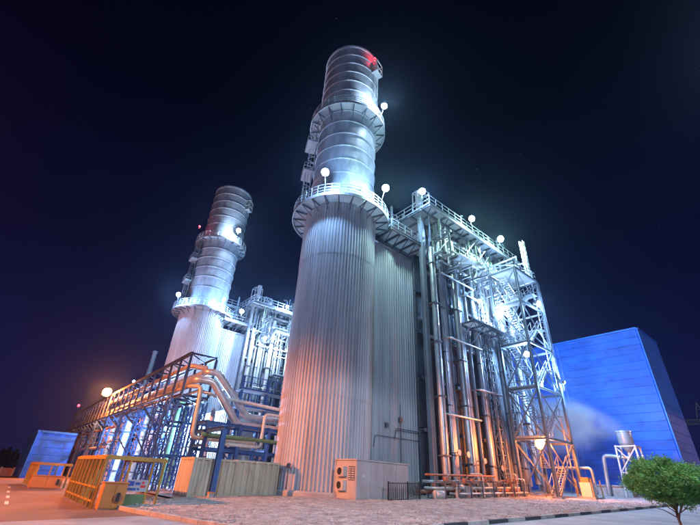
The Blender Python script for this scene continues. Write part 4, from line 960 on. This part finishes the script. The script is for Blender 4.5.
flood((12.4, 37.5, 5.2), (.8, .1, -.5), COOL, 4500 * K, 'added hidden floodlight behind the near lattice legs of the bridge', .4, (12.4, 37.5, gz(13)))  # this and the next are unseen, added to light the pale enclosure
flood((12.4, 47.5, 5.2), (.8, .1, -.5), COOL, 4500 * K, 'added hidden floodlight behind the middle lattice legs of the bridge', .4, (12.4, 47.5, gz(13)))
flood((9.3, 49.1, 9.75), (-.8, -.6, -.2), COOL, 250 * K, 'tiny white lamp on the bridge handrail', .3)

def beacon(pos, power, label):
    root = thing('warning_beacon', label, 'beacon', pos, 'red warning beacons'); p = Vector(pos)
    G().lathe(pos, [(.12, -.25), (.14, -.1), (.16, 0)], 12).build('base', M_LAMPH, root)
    G().lathe(pos, [(.16, 0), (.18, .15), (.14, .3), (.02, .36)], 12).build('dome', lens_mat((1, .03, .05), 10.0), root, True)
    ld = bpy.data.lights.new('beacon_light', 'POINT'); ld.energy = power; ld.color = (1, .03, .06); ld.shadow_soft_size = .1
    setw(link(bpy.data.objects.new('light', ld)), root, Matrix.Translation(p + Vector((0, 0, .5))))
b1 = Vector((SX, SY1, 0)) + RV * 2.9 - FV * 3.2
beacon((b1.x, b1.y, 50.6), 110, 'red beacon at the top of the near stack')
beacon((14.4, 63.6, 41.0), 45, 'red beacon on the far stack upper gallery')
beacon((8.4, 82.0, 9.9), 60, 'red beacon on the far end of the pipe bridge')

def street_lamp(x, y, h, arm, col, power, label, spot=168, lens=30.0, blend=.1):
    z = gz(x); root = thing('street_lamp', label, 'street lamp', (x, y, z), 'street lamps of the yard'); a = Vector((arm[0], arm[1], 0)); q = Vector((x, y, z + h))
    G().lathe((x, y, z), [(.16, 0), (.16, .5), (.11, .6), (.06, h)], 12).build('pole', M_GALV, root, True)
    G().tube([(x, y, z + h - .1), Vector((x, y, z + h)) + a * .3 + Vector((0, 0, .25)), q + a + Vector((0, 0, .3))], .045, 8).build('arm', M_GALV, root, True)
    e = q + a + Vector((0, 0, .25)); an = a.normalized(); s = Vector((-an.y, an.x, 0))
    g = G(); g.v = [tuple(e + an * u * .4 + s * v * .16 + Vector((0, 0, k))) for k, sc in ((0, 1), (.14, .6)) for u, v in ((-1 * sc, -1 * sc), (1 * sc, -1 * sc), (1 * sc, 1 * sc), (-1 * sc, 1 * sc))]
    g.f = [(4, 5, 6, 7), (0, 1, 5, 4), (1, 2, 6, 5), (2, 3, 7, 6), (3, 0, 4, 7)]; g.build('head', M_LAMPH, root)
    g = G(); g.v = [tuple(e + an * u * .34 + s * v * .13 + Vector((0, 0, k))) for k, sc in ((.01, 1), (-.2, .6)) for u, v in ((-1 * sc, -1 * sc), (1 * sc, -1 * sc), (1 * sc, 1 * sc), (-1 * sc, 1 * sc))]
    g.f = [(7, 6, 5, 4), (0, 1, 5, 4), (1, 2, 6, 5), (2, 3, 7, 6), (3, 0, 4, 7)]; g.build('lens', lens_mat(col, lens), root)
    ld = bpy.data.lights.new('street_light', 'SPOT'); ld.energy = power; ld.color = col; ld.spot_size = math.radians(spot); ld.spot_blend = blend; ld.shadow_soft_size = .15
    setw(link(bpy.data.objects.new('light', ld)), root, Matrix.Translation(e - Vector((0, 0, .12))))
street_lamp(-22.0, 26.5, 16.5, (1.2, 0), SOD, 320000, 'sodium street lamp on the far kerb of the asphalt road', 171, blend=.2)
flood((8.3, 57.6, 9.4), (-.3, -.9, -.25), SOD, 16000, 'orange sodium floodlight high on the side of the pipe bridge', 1.1, (8.85, 58.4, 8.6))
street_lamp(11.0, -4.5, 11.5, (.0, 1.2), (.66, .78, 1.0), 38000, 'cool white street lamp on the front road', 172)
hm = thing('fill_mast_light', 'unseen tall lighting mast added as cool fill behind the front road', 'lighting mast', (-13.0, -3.0, gz(-13)))  # unseen mast, added for a cool wash over the stacks
G().lathe((-13, -3, gz(-13)), [(.3, 0), (.3, .6), (.22, .8), (.1, 17)], 14).build('pole', M_GALV, hm, True)
G().lathe((-13, -3, 16.0), [(.9, 0), (.9, .12), (.8, .12), (.8, 0), (.9, 0)], 24).build('lamp_ring', M_GALV, hm)
for k in range(4):
    a = math.radians(20 + 30 * k); q = Vector((-13 + .95 * math.cos(a), -3 + .95 * math.sin(a), 15.9)); inst('box', 'lamp_head', M_LAMPH, q, q + Vector((.35 * math.cos(a), .35 * math.sin(a), -.05)), .5, .35, hm)
    inst('box', 'lamp_glass', lens_mat(COOL, 28.0), q + Vector((.355 * math.cos(a), .355 * math.sin(a), -.05)), q + Vector((.37 * math.cos(a), .37 * math.sin(a), -.05)), .44, .3, hm)
ld = bpy.data.lights.new('mast_light', 'POINT'); ld.energy = 15000; ld.color = (.32, .56, 1.0); ld.shadow_soft_size = .4
setw(link(bpy.data.objects.new('light', ld)), hm, Matrix.Translation((-12.0, -2.0, 15.9)))

flood((80.0, -18.0, 14.0), (-.4, .9, -.1), COOL, 16000, 'unseen cool floodlight on a pole added past the blue hall', .6, (80, -18.3, gz(80)))  # unseen, added for cool light on the hall's side face
street_lamp(66.0, -7.0, 11.0, (0, 1.2), SOD, 26000, 'sodium street lamp on the road past the blue hall', 172)

# ------------------------------------------------------------------ steam drifting from the vent, and the night haze
def volume_mat(name, dens, col, aniso, noisy=None):
    m = bpy.data.materials.new(name); m.use_nodes = True; t = m.node_tree; t.nodes.clear()
    o = N(t, 'ShaderNodeOutputMaterial'); v = N(t, 'ShaderNodeVolumePrincipled'); v.inputs['Color'].default_value = (*col, 1); v.inputs['Density'].default_value = dens; v.inputs['Anisotropy'].default_value = aniso
    t.links.new(v.outputs[0], o.inputs['Volume'])
    if noisy: noisy(t, v)
    return m
hx0, hx1, hy0, hy1 = -255, 455, -105, 655
hz_o = G().box(hx0, hy0, gz(-60) - 1.0, hx1, hy1, 56).build('haze', volume_mat('haze', 0.0003, (.5, .72, 1.0), .86))
tag(hz_o, kind='stuff')

def plume(t, v):
    geo = N(t, 'ShaderNodeNewGeometry'); tc = N(t, 'ShaderNodeTexCoord')
    nz = N(t, 'ShaderNodeTexNoise'); nz.inputs['Scale'].default_value = .42; nz.inputs['Detail'].default_value = 4; nz.inputs['Roughness'].default_value = .55
    t.links.new(geo.outputs['Position'], nz.inputs['Vector'])
    # fade out towards the plume's skin: generated coords are 0..1 through the bounding box
    ob = N(t, 'ShaderNodeSeparateXYZ'); t.links.new(tc.outputs['Object'], ob.inputs[0])
    ln = N(t, 'ShaderNodeVectorMath', operation='LENGTH'); t.links.new(tc.outputs['Object'], ln.inputs[0])
    fd = N(t, 'ShaderNodeMapRange'); fd.interpolation_type = 'SMOOTHSTEP'; fd.inputs['From Min'].default_value = 1.0; fd.inputs['From Max'].default_value = .1; fd.inputs['To Min'].default_value = 0; fd.inputs['To Max'].default_value = 1
    t.links.new(ln.outputs['Value'], fd.inputs[0])
    cr = N(t, 'ShaderNodeMapRange'); cr.inputs['From Min'].default_value = .28; cr.inputs['From Max'].default_value = .62; t.links.new(nz.outputs[0], cr.inputs[0])
    a = N(t, 'ShaderNodeMath', operation='MULTIPLY'); t.links.new(fd.outputs[0], a.inputs[0]); t.links.new(cr.outputs[0], a.inputs[1])
    b = N(t, 'ShaderNodeMath', operation='MULTIPLY'); b.inputs[1].default_value = 1.3; t.links.new(a.outputs[0], b.inputs[0])
    t.links.new(b.outputs[0], v.inputs['Density'])
M_STEAM = volume_mat('steam', .3, (.92, .95, 1.0), .2, plume)
st = thing('steam_cloud', 'pale drifting steam between the vent drum and the stair tower', 'steam', (52.0, 16, 7))
del st['category'], st['label']; bpy.data.objects.remove(st)
def blob(parent, c, r3, ax, name):
    g = G(); n, m = 16, 10
    for i in range(m + 1):
        th = PI * i / m
        for j in range(n): a = 2 * PI * j / n; g.v.append((math.sin(th) * math.cos(a), math.sin(th) * math.sin(a), math.cos(th)))
    g.f = [(i * n + j, (i + 1) * n + j, (i + 1) * n + (j + 1) % n, i * n + (j + 1) % n) for i in range(m) for j in range(n)]
    M = Matrix.Translation(c) @ frame(ax).to_4x4() @ Matrix.Diagonal((*r3, 1))
    return setw(link(bpy.data.objects.new(name, g.mesh(name, M_STEAM, smooth=True))), parent, M)
o = blob(None, (52.0, 18.4, 8.9), (2.2, 1.9, 4.8), (.02, .86, .40), 'steam')
tag(o, 'pale steam streaming from the vent drum before the blue hall', kind='stuff')
o = blob(None, (51.0, 21.6, 8.6), (3.2, 3.8, 6.2), (-.05, .9, .12), 'steam')
tag(o, 'broad pale bank of steam drifting behind the stair tower', kind='stuff')
